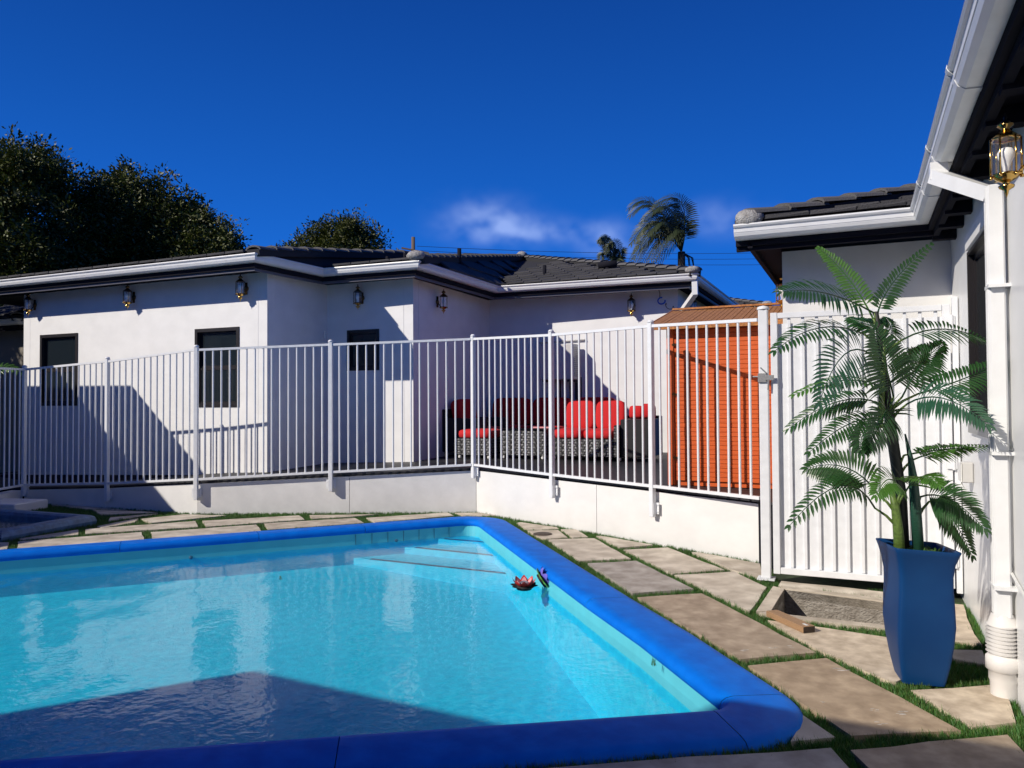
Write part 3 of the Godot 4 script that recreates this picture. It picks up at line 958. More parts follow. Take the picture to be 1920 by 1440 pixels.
# ---------------------------------------------------------------- ground, pool, paving
const POOL_IN := [-6.9, -6.02, -4.97, -6.88, -3.8, -7.405, -2.63, -7.93, -1.617, -8.384, -0.605, -8.838, -0.572, -8.848, -0.538, -8.852, -0.503, -8.847, -0.471, -8.836, -0.441, -8.818, -0.416, -8.793, -0.397, -8.764, -0.385, -8.732, 0.51, -5.29, 0.74, -4.48, 0.958, -3.544, 0.96, -3.528, 0.96, -3.512, 0.957, -3.495, 0.951, -3.48, 0.943, -3.465, 0.932, -3.453, 0.92, -3.442, 0.906, -3.433, 0.891, -3.427, 0.875, -3.423, -0.72, -3.19, -2, -2.99, -5.6, -2.47]
const PIT := [1.99, -5.63, 1.69, -5.04, 1.78, -4.96, 2.32, -4.71, 2.59, -5.23]
const PAVERS := [   # tone, thickness step, then the corners
	[1, 0.04, -8.76, 0.09, -8.82, 0.48, -8.46, 0.51, -8.34, 0.16, -8.28],
	[1, 0.16, -8.23, 0.49, -8.26, 0.56, -7.81, 0.34, -7.74, 0.28, -7.78],
	[0, 0.52, -8.31, 0.68, -8.30, 0.77, -7.83, 0.61, -7.80],
	[0, 0.35, -7.71, 0.82, -7.77, 1.04, -6.76, 0.58, -6.68],
	[0, 0.86, -7.89, 0.91, -7.89, 1.35, -7.38, 1.01, -7.26],
	[0, 1.03, -7.18, 1.47, -7.28, 1.74, -6.31, 1.28, -6.18],
	[0, 1.29, -6.13, 1.80, -6.24, 1.89, -5.72, 1.56, -5.07],
	[0, 1.64, -7.03, 1.71, -7.01, 2.10, -6.52, 1.95, -5.95, 1.78, -6.34],
	[2, 0.64, -6.57, 1.07, -6.66, 1.33, -5.66, 0.86, -5.54],
	[3, 0.88, -5.44, 1.36, -5.54, 1.67, -4.24, 1.22, -4.14],
	[4, 1.23, -4.04, 1.69, -4.15, 1.88, -3.24, 1.40, -3.20],
	[5, 1.61, -4.86, 1.75, -4.78, 1.92, -4.68, 2.19, -4.50, 2.47, -4.40, 2.32, -4.09, 1.89, -3.80, 1.86, -3.80, 1.69, -4.30],
	[5, 2.75, -5.32, 3.05, -5.20, 2.82, -4.74, 2.66, -4.36, 2.50, -4.43, 2.41, -4.63],
	[1, 2.40, -4.28, 2.60, -4.26, 2.48, -4.02, 2.36, -4.12],
	[5, 1.91, -3.70, 2.33, -3.76, 2.36, -3.69, 2.17, -3.33, 1.95, -3.28],
	[3, 1.34, -3.07, 2.05, -3.20, 1.99, -2.95, 1.84, -2.66, 1.35, -2.67],
	[2, -0.52, -2.84, 0.49, -2.99, 1.27, -3.09, 1.28, -2.76, 1.19, -2.57, -0.47, -2.59],
	[0, 1.28, -3.41, 1.33, -3.19, 1.13, -3.15, 1.20, -3.26],
	[0, 2.02, -5.82, 2.07, -5.92, 2.93, -5.44, 2.86, -5.27, 1.98, -5.74],
	[1, -5.48, -7.71, -5.10, -7.75, -4.86, -7.36, -5.17, -7.26],
	[0, -5.03, -7.78, -4.03, -8.31, -3.77, -7.83, -4.77, -7.36],
	[0, -3.93, -8.31, -2.94, -8.77, -2.74, -8.34, -3.67, -7.83],
	[1, -2.88, -8.85, -1.90, -9.21, -1.72, -8.84, -2.69, -8.40],
	[0, -1.76, -9.20, -0.82, -9.60, -0.72, -9.33, -1.59, -8.84],
	[1, -0.73, -9.60, -0.42, -9.60, -0.20, -9.36, -0.61, -9.37],
	[1, -5.13, -7.95, -4.83, -8.51, -4.64, -8.17, -5.06, -7.88],
	[0, -4.75, -8.51, -3.75, -9.04, -3.54, -8.61, -4.58, -8.20],
	[0, -3.68, -9.07, -2.64, -9.45, -2.48, -9.11, -3.46, -8.64],
	[1, -2.51, -9.45, -1.66, -9.50, -1.94, -9.32, -2.40, -9.15],
	[1, -4.74, -8.72, -4.55, -9.30, -4.44, -8.98, -4.62, -8.60],
	[0, -4.48, -9.23, -4.12, -9.58, -3.54, -9.47, -4.21, -8.90],
	[1, -4.95, -9.40, -4.50, -9.70, -4.61, -9.46, -4.82, -9.12],
	[1, -5.50, -10.02, -4.80, -9.88, -4.53, -9.76, -5.16, -9.60],
	[1, -6.40, -10.60, -5.86, -10.45, -4.98, -9.99, -5.62, -10.12],
	[1, -0.60, -2.50, -2.6, -2.22, -2.6, -1.3, -0.60, -1.6],
	[3, 0.0, -2.45, 1.15, -2.45, 1.15, -1.3, 0.0, -1.4],
]
const SPA := [-4.87, -8.93, -5.23, -7.83, -6.4, -8.15, -7.4, -9.05, -6.5, -9.62]

func grown(flat: Array, by: float) -> PackedVector2Array:
	return Geometry2D.offset_polygon(plan(flat), by)[0]

func make_ground() -> void:
	var g := CSGBox3D.new()
	g.name = "ground"
	g.size = Vector3(700, 3, 700)
	g.position = Vector3(0, -1.54, -100)
	g.material = M.turf_base
	g.set_meta("kind", "structure")
	add_child(g)
	for cut in [["pool_opening", grown(POOL_IN, 0.14)], ["pit_opening", grown(PIT, 0.02)]]:
		var c := CSGPolygon3D.new()
		c.name = cut[0]
		c.polygon = cut[1]
		c.depth = 6.0
		c.operation = CSGShape3D.OPERATION_SUBTRACTION
		g.add_child(c)
		c.rotation.x = PI / 2
		c.position = Vector3(0, -1.46, 100)
	# paving slabs, each with its own edges, a little uneven
	var patio := Node3D.new()
	patio.name = "patio"
	add_child(patio)
	patio.set_meta("kind", "structure")
	rng.seed = 77
	for p in PAVERS:
		var flat: Array = p.slice(1)
		var poly := roughened(plan(flat))
		var st := new_st()
		var lift := rng.randf_range(-0.004, 0.003)
		if p[0] == 3 or p[0] == 4:
			lift = 0.0
		prism(st, poly, lift, -0.06, 0.004)
		var o := mi(patio, "paver", done(st), M["paver_%d" % p[0]])
		if p[0] >= 2:
			o.set_meta("label", ["", "", "grey damp-looking slab", "brown stained slab", "brown stained slab with plaster smears", "tan slab"][p[0]])
	# skimmer lid in the slab by the far corner
	var st := new_st(true)
	lathe(st, [Vector2(0.001, 0.013), Vector2(0.085, 0.013), Vector2(0.098, 0.009), Vector2(0.102, 0.002)], 24, Vector3(0.31, 0, -8.0))
	var lid := mi(self, numbered("skimmer_lid"), done(st), M.lid)
	tag(lid, "round dark skimmer lid set in the small slab near the pool's far corner", "lid")
	# plaster smears left on the brown slabs: thin chips of dried plaster
	st = new_st()
	rng.seed = 5
	for c in [[1.70, -3.98, 0.035], [1.62, -3.46, 0.02], [1.74, -3.42, 0.03], [1.58, -3.32, 0.022], [1.30, -4.27, 0.03], [1.55, -4.34, 0.03], [1.46, -4.33, 0.022], [1.42, -3.55, 0.012]]:
		for k in 4:
			var a: float = rng.randf_range(0, TAU)
			var cx: float = c[0] + cos(a) * c[2] * 0.7
			var cz: float = c[1] + sin(a) * c[2] * 0.7
			var poly := PackedVector2Array()
			var m := 7
			for i in m:
				var f := TAU * i / m
				var r: float = c[2] * rng.randf_range(0.12, 0.5)
				poly.append(Vector2(cx + cos(f) * r * 1.7, cz + sin(f) * r * 0.45))
			prism(st, poly, 0.0011, -0.001)
	var sm := mi(self, "plaster_smears", done(st), M.plaster_patch)
	tag(sm, "whitish dried plaster smears on the brown paving slabs", "plaster")
	sm.set_meta("kind", "stuff")

func roughened(p: PackedVector2Array) -> PackedVector2Array:
	var out := PackedVector2Array()
	for i in p.size():
		var a := p[i]
		var b := p[(i + 1) % p.size()]
		var n := maxi(1, int(a.distance_to(b) / 0.16))
		for k in n:
			var q := a.lerp(b, float(k) / n)
			if k > 0:
				q += (b - a).normalized().orthogonal() * rng.randf_range(-0.009, 0.009)
			out.append(q)
	return out

func make_pool() -> void:
	var pool := thing("swimming_pool", "in-ground swimming pool with wide bright blue coping and turquoise inside", "swimming pool", Vector3(-1.6, -0.95, -5.6))
	var org := pool.position
	var path := []
	for i in range(0, POOL_IN.size(), 2):
		path.append(Vector2(POOL_IN[i] - org.x, POOL_IN[i + 1] - org.z))
	# coping in lengths that butt at the joints
	var prof := []
	for q in [[0.012, -0.050], [-0.006, -0.036], [-0.012, -0.012], [-0.002, 0.010], [0.020, 0.024], [0.060, 0.030], [0.16, 0.026], [0.27, 0.022], [0.315, 0.014], [0.335, -0.004], [0.340, -0.05]]:
		prof.append(Vector2(q[0], q[1] - org.y))
	var cuts := [[0, 1], [1, 2], [2, 3], [3, 4], [4, 14], [14, 16], [16, 26], [26, 27], [27, 29]]
	for c in cuts:
		var st := new_st(true)
		var rings := []
		for i in range(c[0], c[1] + 1):
			var prev: Vector2 = path[i - 1] if i > 0 else path[i] * 2.0 - path[i + 1]
			var next: Vector2 = path[i + 1] if i < path.size() - 1 else path[i] * 2.0 - path[i - 1]
			var d0 := (path[i] - prev).normalized() as Vector2
			var d1 := (next - path[i]).normalized() as Vector2
			var m := (Vector2(d0.y, -d0.x) + Vector2(d1.y, -d1.x)).normalized()
			m /= maxf(0.55, m.dot(Vector2(d0.y, -d0.x)))
			var gap := Vector2.ZERO
			if i == c[0] and i > 0:
				gap = d1 * 0.002
			if i == c[1] and i < path.size() - 1:
				gap = -d0 * 0.002
			var r := []
			for q in prof:
				r.append(Vector3(path[i].x + m.x * q.x + gap.x, q.y, path[i].y + m.y * q.x + gap.y))
			rings.append(r)
		skin(st, rings, false, false)
		mi(pool, "coping", done(st), M.coping_blue)
	# walls and floor
	var wl := 0.95 - 0.11
	var st := new_st()
	for i in path.size() - 1:
		var a := Vector3(path[i].x, 0, path[i].y)
		var b := Vector3(path[i + 1].x, 0, path[i + 1].y)
		quad(st, a + Vector3(0, -0.3, 0), b + Vector3(0, -0.3, 0), b + Vector3(0, wl - 0.05, 0), a + Vector3(0, wl - 0.05, 0))
	mi(pool, "pool_wall", done(st), M.pool_paint)
	st = new_st()
	for i in path.size() - 1:
		var a := Vector3(path[i].x, 0, path[i].y)
		var b := Vector3(path[i + 1].x, 0, path[i + 1].y)
		var d: Vector3 = (b - a).normalized()
		var out := Vector3(d.z, 0, -d.x) * 0.006
		quad(st, a + Vector3(0, wl - 0.05, 0), b + Vector3(0, wl - 0.05, 0), b + out + Vector3(0, 0.95 - 0.045, 0), a + out + Vector3(0, 0.95 - 0.045, 0))
	mi(pool, "waterline_band", done(st), M.pool_band)
	st = new_st()
	var t := tris_of(plan(POOL_IN))
	for k in range(0, t.size(), 3):
		for i in 3:
			var v: Vector2 = path[t[k + i]]
			var off := (v.x + org.x + 0.6) * 0.41 + (v.y + org.z + 8.84) * 0.91
			st.add_vertex(Vector3(v.x, -0.37 - 0.085 * off - org.y, v.y))
	mi(pool, "floor", done(st), M.pool_paint)
	# ribs of the far wall's tile band
	for k in range(19, 26):
		var f := Vector2(-4.9, -6.915).lerp(Vector2(-0.65, -8.815), (k + 0.5) / 26.0)
		st = new_st()
		box(st, Vector3(-0.002, 0.79, -0.001), Vector3(0.002, 0.903, 0.004), Transform3D(Basis(Vector3.UP, 0.42), Vector3(f.x - org.x, 0, f.y - org.z)))
		mi(pool, "tile_joint", done(st), M.pool_stripe)
	# steps down from the far corner, each with a dark nosing
	var steps := [[-0.86, -8.73, -0.30, -8.47, -0.17], [-1.22, -8.57, -0.185, -8.03, -0.23], [-1.75, -8.34, -0.045, -7.50, -0.30]]
	for s in steps:
		var poly := plan([s[0] - org.x, s[1] - org.z, s[2] - org.x, s[3] - org.z, -0.38 - org.x, -8.80 - org.z, -0.62 - org.x, -8.86 - org.z])
		st = new_st()
		prism(st, poly, s[4] - org.y, s[4] - org.y - 0.30)
		mi(pool, "step", done(st), M.pool_paint)
		st = new_st()
		var a := Vector3(s[0], s[4] + 0.003, s[1]) - org
		var b := Vector3(s[2], s[4] + 0.003, s[3]) - org
		var back := Vector3(0.024, 0, -0.048)
		quad(st, a.lerp(b, 0.12), b, b + back, a.lerp(b, 0.12) + back)
		mi(pool, "step_nosing", done(st), M.pool_stripe)
	# return jets in the far wall
	for f in [0.40, 0.84]:
		st = new_st(true)
		var c := Vector2(-4.97, -6.88).lerp(Vector2(-0.60, -8.84), f) - Vector2(org.x, org.z)
		tube(st, [Vector3(c.x, 0.80, c.y), Vector3(c.x, 0.80, c.y) + Vector3(0.42, 0, 0.91) * 0.010], 0.018, 12)
		mi(pool, "return_jet", done(st), M.pool_stripe)
	# water: a rippled sheet that ends inside the walls
	var lim := grown(POOL_IN, 0.05)
	var f1 := FastNoiseLite.new()
	f1.seed = 8
	f1.frequency = 1.0
	f1.fractal_octaves = 2
	var wave := func(x: float, z: float) -> float:
		var calm := clampf(0.35 + 0.5 * (-x) * 0.35, 0.3, 1.3)
		return 1.5 * calm * (0.0034 * f1.get_noise_2d(x * 1.3 + 3.0, z * 0.9) + 0.0016 * f1.get_noise_2d(x * 3.1, z * 2.3 + 7.0) + 0.0006 * sin(x * 19.0 + z * 7.0 + 3.0 * f1.get_noise_2d(x, z)))
	st = new_st(true)
	var cell := 0.05
	var x0 := -6.0
	var z0 := -9.0
	var nx := int(7.2 / cell)
	var nz := int(6.7 / cell)
	var hgt := []
	for i in nx + 1:
		var row := PackedFloat32Array()
		for j in nz + 1:
			row.append(wave.call(x0 + i * cell, z0 + j * cell))
		hgt.append(row)
	for i in nx:
		for j in nz:
			var cx := x0 + (i + 0.5) * cell
			var cz := z0 + (j + 0.5) * cell
			if not Geometry2D.is_point_in_polygon(Vector2(cx, cz), lim):
				continue
			var a := Vector3(x0 + i * cell, hgt[i][j], z0 + j * cell)
			var b := Vector3(x0 + (i + 1) * cell, hgt[i + 1][j], z0 + j * cell)
			var c := Vector3(x0 + (i + 1) * cell, hgt[i + 1][j + 1], z0 + (j + 1) * cell)
			var d := Vector3(x0 + i * cell, hgt[i][j + 1], z0 + (j + 1) * cell)
			quad(st, a, b, c, d)
	var wtr := struct("water", st, M.pool_water)
	wtr.position.y = -0.11

func make_spa() -> void:
	var org := Vector3(-6.0, 0, -8.8)
	var s := thing("spa_tub", "small sunken spa with grey-blue raised rim in the shade at the left", "spa", org)
	var outer := plan(SPA)
	if Geometry2D.is_polygon_clockwise(outer):
		outer.reverse()
	var path := []
	for p in outer:
		path.append(p - Vector2(org.x, org.z))
	var n := path.size()
	var prof := [Vector2(0.0, -0.05), Vector2(0.012, 0.03), Vector2(-0.004, 0.075), Vector2(-0.03, 0.095), Vector2(-0.12, 0.10), Vector2(-0.16, 0.085), Vector2(-0.17, 0.05), Vector2(-0.165, 0.0), Vector2(-0.165, -0.03)]
	for k in n:
		var st := new_st()
		var rings := []
		for e in 2:
			var i := (k + e) % n
			var d0: Vector2 = (path[i] - path[(i + n - 1) % n]).normalized()
			var d1: Vector2 = (path[(i + 1) % n] - path[i]).normalized()
			var m := (Vector2(d0.y, -d0.x) + Vector2(d1.y, -d1.x)).normalized()
			m /= maxf(0.4, m.dot(Vector2(d0.y, -d0.x)))
			var r := []
			for q in prof:
				r.append(Vector3(path[i].x + m.x * q.x, q.y, path[i].y + m.y * q.x))
			rings.append(r)
		skin(st, rings, false, false)
		mi(s, "rim", done(st), M.spa_coping)
	var st := new_st()
	var inner := Geometry2D.offset_polygon(outer, -0.12)[0]
	var t := tris_of(inner)
	for k in range(0, t.size(), 3):
		for i in 3:
			st.add_vertex(Vector3(inner[t[k + i]].x, -0.025, inner[t[k + i]].y) - org)
	mi(s, "basin", done(st), M.spa_dark)
	st = new_st(true)
	for k in range(0, t.size(), 3):
		for i in 3:
			st.add_vertex(Vector3(inner[t[k + i]].x, 0.02, inner[t[k + i]].y) - org)
	var w := mi(s, "spa_water", done(st), M.pool_water)
	w.set_meta("label", "dark water in the spa")
	# concrete step against the wall
	st = new_st()
	box(st, Vector3(-0.62, 0, -0.28), Vector3(0.62, 0.125, 0.28), Transform3D(), 0.012)
	var b := mi(self, numbered("step_block"), done(st), M.wall_paint, Vector3(-6.95, -0.02, -10.2), Vector3(0, -0.18, 0))
	tag(b, "low white step block against the fence wall behind the spa", "step")

# ---------------------------------------------------------------- turf in the joints
func make_turf() -> void:
	var polys := []
	for p in PAVERS:
		polys.append(Geometry2D.offset_polygon(plan(p.slice(1)), 0.004)[0])
	polys.append(grown(POOL_IN, 0.335))
	polys.append(grown(PIT, 0.085))
	polys.append(plan(SPA))
	polys.append(plan([-7.6, -10.6, -6.3, -10.4, -6.35, -9.9, -7.6, -10.0]))
	var boxes := []
	for p in polys:
		var r := Rect2(p[0], Vector2.ZERO)
		for q in p:
			r = r.expand(q)
		boxes.append(r)
	# the court's edge: fence wall, gate, right house wall, viewer's side
	var court := plan([-6.95, -10.86, -3.99, -9.72, -0.46, -9.70, 2.12, -6.62, 2.05, -5.9, 3.02, -5.45, 3.06, -5.12, 2.15, -3.2, 1.5, -1.8, -3.0, -1.8, -6.9, -9.0])
	rng.seed = 99
	var tuft := new_st()
	var spots := []
	for k in 620000:
		var x := rng.randf_range(-6.9, 3.1)
		var z := rng.randf_range(-10.9, -2.2)
		var near := clampf((z + 10.9) / 8.7, 0.0, 1.0)
		if rng.randf() > 0.30 + 0.70 * near * near:
			continue
		var q := Vector2(x, z)
		if not Geometry2D.is_point_in_polygon(q, court):
			continue
		var hit := false
		for i in polys.size():
			if boxes[i].has_point(q) and Geometry2D.is_point_in_polygon(q, polys[i]):
				hit = true
				break
		if not hit:
			spots.append(q)
	tuft.set_smooth_group(-1)
	for k in 9:
		var f := rng.randf_range(0, TAU)
		var base := Vector3(rng.randf_range(-0.014, 0.014), 0, rng.randf_range(-0.014, 0.014))
		var lean := Vector3(cos(f), 0, sin(f)) * rng.randf_range(0.006, 0.026)
		var tall := rng.randf_range(0.034, 0.053)
		var side := Vector3(-sin(f + 0.7), 0, cos(f + 0.7)) * 0.0017
		var tone := rng.randf_range(0.75, 1.25)
		tuft.set_color(Color(0.045 * tone, 0.150 * tone, 0.030 * tone) if k % 4 else Color(0.085 * tone, 0.145 * tone, 0.035 * tone))
		var mid := base + lean * 0.35 + Vector3(0, tall * 0.6, 0)
		tri(tuft, base - side, base + side, mid + side * 0.8)
		tri(tuft, base - side, mid + side * 0.8, mid - side * 0.8)
		tri(tuft, mid - side * 0.8, mid + side * 0.8, base + lean + Vector3(0, tall, 0))
	var mm := MultiMesh.new()
	mm.transform_format = MultiMesh.TRANSFORM_3D
	mm.use_colors = true
	mm.mesh = done(tuft)
	mm.instance_count = spots.size()
	var patch := FastNoiseLite.new()
	patch.seed = 2
	patch.frequency = 1.6
	for k in spots.size():
		var q: Vector2 = spots[k]
		var s := rng.randf_range(0.75, 1.15)
		var t := Transform3D(Basis(Vector3.UP, rng.randf_range(0, TAU)).scaled(Vector3(s, s * rng.randf_range(0.8, 1.2), s)), Vector3(q.x, -0.04, q.y))
		mm.set_instance_transform(k, t)
		var v := 1.0 + 0.35 * patch.get_noise_2d(q.x, q.y) + rng.randf_range(-0.12, 0.12)
		mm.set_instance_color(k, Color(v * 1.05, v, v * 0.9))
	var o := MultiMeshInstance3D.new()
	o.name = "turf"
	o.multimesh = mm
	o.material_override = M.turf_blade
	add_child(o)
	o.set_meta("kind", "stuff")
	tag(o, "short artificial grass in the joints between the paving slabs", "grass")
	print("tufts ", spots.size())

# ---------------------------------------------------------------- retaining wall, deck, fence, gate
func deck_y(x: float) -> float:
	var k := [[-7.5, 0.19], [-6.95, 0.205], [-5.4, 0.29], [-4.0, 0.40], [-2.3, 0.475], [-0.46, 0.55], [2.2, 0.525], [9, 0.525]]
	for i in k.size() - 1:
		if x <= k[i + 1][0]:
			return lerpf(k[i][1], k[i + 1][1], clampf((x - k[i][0]) / (k[i + 1][0] - k[i][0]), 0, 1))
	return 0.525

func make_wall_and_deck() -> void:
	var A := Vector2(-6.95, -10.88)
	var C := Vector2(-3.99, -9.69)
	var E := Vector2(-0.46, -9.68)
	var R := Vector2(2.13, -6.63)
	var w := thing("retaining_wall", "low white rendered wall in panels under the white fence", "wall", Vector3(-1.5, 0, -9.6))
	var runs := [[A, A.lerp(C, 0.5)], [A.lerp(C, 0.5), C], [C, C.lerp(E, 0.545)], [C.lerp(E, 0.545), E], [E, E.lerp(R, 0.52)], [E.lerp(R, 0.52), R]]
	for i in runs.size():
		var p: Vector2 = runs[i][0]
		var q: Vector2 = runs[i][1]
		var d := (q - p).normalized()
		var nrm := Vector2(d.y, -d.x) * 0.16      # away from the pool
		var a := p + d * 0.003
		var b := q - d * 0.003
		var st := new_st()
		var a2 := a + nrm
		var b2 := b + nrm
		if i == 3:
			b2 -= d * 0.05
		prism(st, PackedVector2Array([a, b, b2, a2]), func(v): return deck_y(v.x) - 0.035, -0.05, 0.0, w.position)
		mi(w, "wall_panel", done(st), M.wall_paint)
	# left return of the wall, towards the viewer
	var st := new_st()
	prism(st, plan([-6.96, -10.86, -7.12, -10.86, -7.0, -7.0, -6.86, -7.0]), 0.17, -0.05, 0.0, w.position)
	mi(w, "wall_panel", done(st), M.wall_paint)
	# the terrace: dark boards laid across joists
	var deck := Node3D.new()
	deck.name = "deck"
	add_child(deck)
	deck.set_meta("kind", "structure")
	var area := plan([-7.15, -10.95, -6.94, -10.90, -4.0, -9.73, -0.47, -9.72, 2.11, -6.68, 2.26, -6.30, 3.0, -7.9, 7.0, -16.5, -2.0, -16.5, -9.6, -13.2, -8.6, -11.2])
	st = new_st()
	prism(st, area, func(v): return deck_y(v.x) - 0.03, -0.03, 0.0)
	mi(deck, "joists", done(st), M.dark_trim)
	for k in 62:
		var b := 6.55 + 0.145 * k
		var strip := PackedVector2Array()
		for c in [[-13.5, b], [1.5, b], [1.5, b + 0.139], [-13.5, b + 0.139]]:
			var q := hs(c[0], 0, c[1])
			strip.append(Vector2(q.x, q.z))
		for piece in Geometry2D.intersect_polygons(strip, area):
			# split the long board so that it can follow the slope
			st = new_st()
			var cut := [-9.7, -6.95, -5.4, -4.0, -2.3, -0.46, 9.0]
			for i in cut.size() - 1:
				for bit in Geometry2D.intersect_polygons(piece, plan([cut[i], -20, cut[i + 1], -20, cut[i + 1], 0, cut[i], 0])):
					prism(st, bit, func(v): return deck_y(v.x), func(v): return deck_y(v.x) - 0.022)
			mi(deck, "deck_board", done(st), M.deck_board)

func make_fence() -> void:
	var fence := thing("fence", "white metal picket fence standing along the low wall beside the pool", "fence", Vector3(-1.5, 0.3, -9.6))
	var org := fence.position
	# posts: x, z, height of lower rail, height of upper rail, reach below
	var P := [[-6.86, -8.2, 0.25, 1.85, 0.05], [-6.93, -10.84, 0.247, 1.883, 0.16], [-5.42, -10.215, 0.327, 1.956, 0.24], [-3.99, -9.635, 0.432, 2.065, 0.26], [-2.29, -9.625, 0.515, 2.12, 0.24], [-0.49, -9.63, 0.595, 2.18, 0.17], [0.44, -8.525, 0.572, 2.13, 0.26], [1.36, -7.45, 0.560, 2.12, 0.30], [2.115, -6.47, 0.560, 2.075, 0.0]]
	var picket := CylinderMesh.new()
	picket.top_radius = 0.0115
	picket.bottom_radius = 0.0115
	picket.height = 1.0
	picket.radial_segments = 10
	picket.rings = 0
	var post := box_mesh(Vector3(0.05, 1.0, 0.05), 0.004)
	var cs := new_st(true)
	lathe(cs, [Vector2(0.030, 0.0), Vector2(0.033, 0.006), Vector2(0.031, 0.014), Vector2(0.022, 0.024), Vector2(0.0, 0.029)], 12)
	var cap := done(cs)
	for k in P.size():
		var p: Array = P[k]
		if k < P.size() - 1 and k > 0:
			var d := Vector2(P[k + 1][0] - p[0], P[k + 1][1] - p[1])
			var turn := -atan2(d.y, d.x)
			var top: float = p[3] + 0.035
			var low: float = p[2] - p[4]
			var g := mi(fence, "post", post, M.white_metal, Vector3(p[0], (top + low) / 2, p[1]) - org, Vector3(0, turn, 0), Vector3(1, top - low, 1))
			g.mesh = box_mesh(Vector3(0.05, top - low, 0.05), 0.004)
			g.scale = Vector3.ONE
			mi(g, "cap", cap, M.white_metal, Vector3(0, (top - low) / 2, 0))
			if p[4] > 0.1:
				for side in [-1.0, 1.0]:
					var st := new_st()
					box(st, Vector3(side * 0.027, -0.055, -0.065), Vector3(side * 0.031, 0.055, 0.02))
					box(st, Vector3(side * 0.031, -0.055, -0.026), Vector3(side * 0.062, 0.055, -0.022))
					for s in [-1.0, 1.0]:
						tube(st, [Vector3(side * 0.048, s * 0.032, -0.022), Vector3(side * 0.048, s * 0.032, -0.015)], 0.007, 6)
					mi(g, "bracket", done(st), M.white_metal, Vector3(0, low - (top + low) / 2 + 0.085, 0))
		if k == P.size() - 1:
			break
		var q: Array = P[k + 1]
		var panel := group_part(fence, "panel")
		var a := Vector3(p[0], 0, p[1])
		var b := Vector3(q[0], 0, q[1])
		var dir := (b - a).normalized()
		for r in 2:
			var st := new_st()
			var y0: float = p[3 - r]
			var y1: float = q[3 - r]
			var w := 0.032
			bar(st, a + Vector3(0, y0, 0) + dir * 0.026 - org, b + Vector3(0, y1, 0) - dir * 0.026 - org, w, 0.028)
			mi(panel, "upper_rail" if r == 0 else "lower_rail", done(st), M.white_metal)
		var n := int(round(a.distance_to(b) / 0.1095)) - 1
		for i in n:
			var f := (i + 1.0) / (n + 1.0)
			var y1 := lerpf(p[3], q[3], f) - 0.012
			var y0 := lerpf(p[2], q[2], f) + 0.012
			var c := a.lerp(b, f)
			mi(panel, "picket", picket, M.white_metal, Vector3(c.x, (y0 + y1) / 2, c.z) - org, Vector3(0, 0, rng.randf_range(-0.0015, 0.0015)), Vector3(1, y1 - y0, 1))

func make_gate() -> void:
	# tall post, ribbed gate leaf, hinge post
	var g := hthing("gate", "tall white ribbed metal gate between fence end and house wall, behind the palm", "gate", 0.0, 0.0, 6.25)
	var st := new_st()
	box(st, Vector3(-0.715, 0.012, -0.035), Vector3(-0.645, 2.10, 0.035), Transform3D(), 0.005)
	var post := mi(g, "gate_post", done(st), M.white_metal)
	st = new_st(true)
	lathe(st, [Vector2(0.046, 2.10), Vector2(0.048, 2.108), Vector2(0.042, 2.122), Vector2(0.0, 2.134)], 12, Vector3(-0.68, 0, 0))
	mi(post, "cap", done(st), M.white_metal)
	st = new_st()
	box(st, Vector3(-0.745, 0.0, -0.06), Vector3(-0.615, 0.012, 0.06))
	mi(post, "base_plate", done(st), M.white_metal)
	# frame
	st = new_st()
	box(st, Vector3(-0.625, 0.05, -0.025), Vector3(-0.575, 2.07, 0.025), Transform3D(), 0.003)
	box(st, Vector3(0.545, 0.05, -0.025), Vector3(0.595, 2.07, 0.025), Transform3D(), 0.003)
	box(st, Vector3(-0.573, 2.025, -0.022), Vector3(0.543, 2.068, 0.022), Transform3D(), 0.003)
	box(st, Vector3(-0.573, 0.052, -0.022), Vector3(0.543, 0.10, 0.022), Transform3D(), 0.003)
	mi(g, "frame", done(st), M.white_metal)
	st = new_st()
	box(st, Vector3(-0.575, 0.10, -0.022), Vector3(0.545, 1.985, -0.018))
	mi(g, "panel_sheet", done(st), M.white_metal)
	for k in 11:
		st = new_st()
		var x := -0.49 + 0.0995 * k
		box(st, Vector3(x - 0.0115, 0.102, -0.018), Vector3(x + 0.0115, 2.024, 0.004), Transform3D(), 0.002)
		mi(g, "rib", done(st), M.white_metal)
	# cover strip behind the top of the sheet, hinge post against the house, hinges
	st = new_st()
	box(st, Vector3(0.605, 0.02, -0.03), Vector3(0.643, 2.12, 0.03), Transform3D(), 0.003)
	mi(g, "hinge_post", done(st), M.white_metal)
	for y in [0.26, 0.95, 1.93]:
		st = new_st()
		box(st, Vector3(0.555, y - 0.055, 0.026), Vector3(0.622, y + 0.055, 0.040), Transform3D(), 0.003)
		tube(st, [Vector3(0.60, y - 0.06, 0.042), Vector3(0.60, y + 0.06, 0.042)], 0.010, 8)
		mi(g, "hinge", done(st), M.white_metal)
	st = new_st()
	box(st, Vector3(-0.72, 1.53, 0.036), Vector3(-0.655, 1.60, 0.052), Transform3D(), 0.002)
	box(st, Vector3(-0.665, 1.545, 0.052), Vector3(-0.60, 1.585, 0.062), Transform3D(), 0.002)
	tube(st, [Vector3(-0.655, 1.60, 0.05), Vector3(-0.70, 1.645, 0.05)], 0.006, 6)
	tube(st, [Vector3(-0.64, 1.55, 0.055), Vector3(-0.645, 1.47, 0.055)], 0.007, 6)
	tube(st, [Vector3(-0.76, 1.575, 0.03), Vector3(-0.65, 1.575, 0.045)], 0.006, 6)
	mi(g, "latch", done(st), M.galvanised)

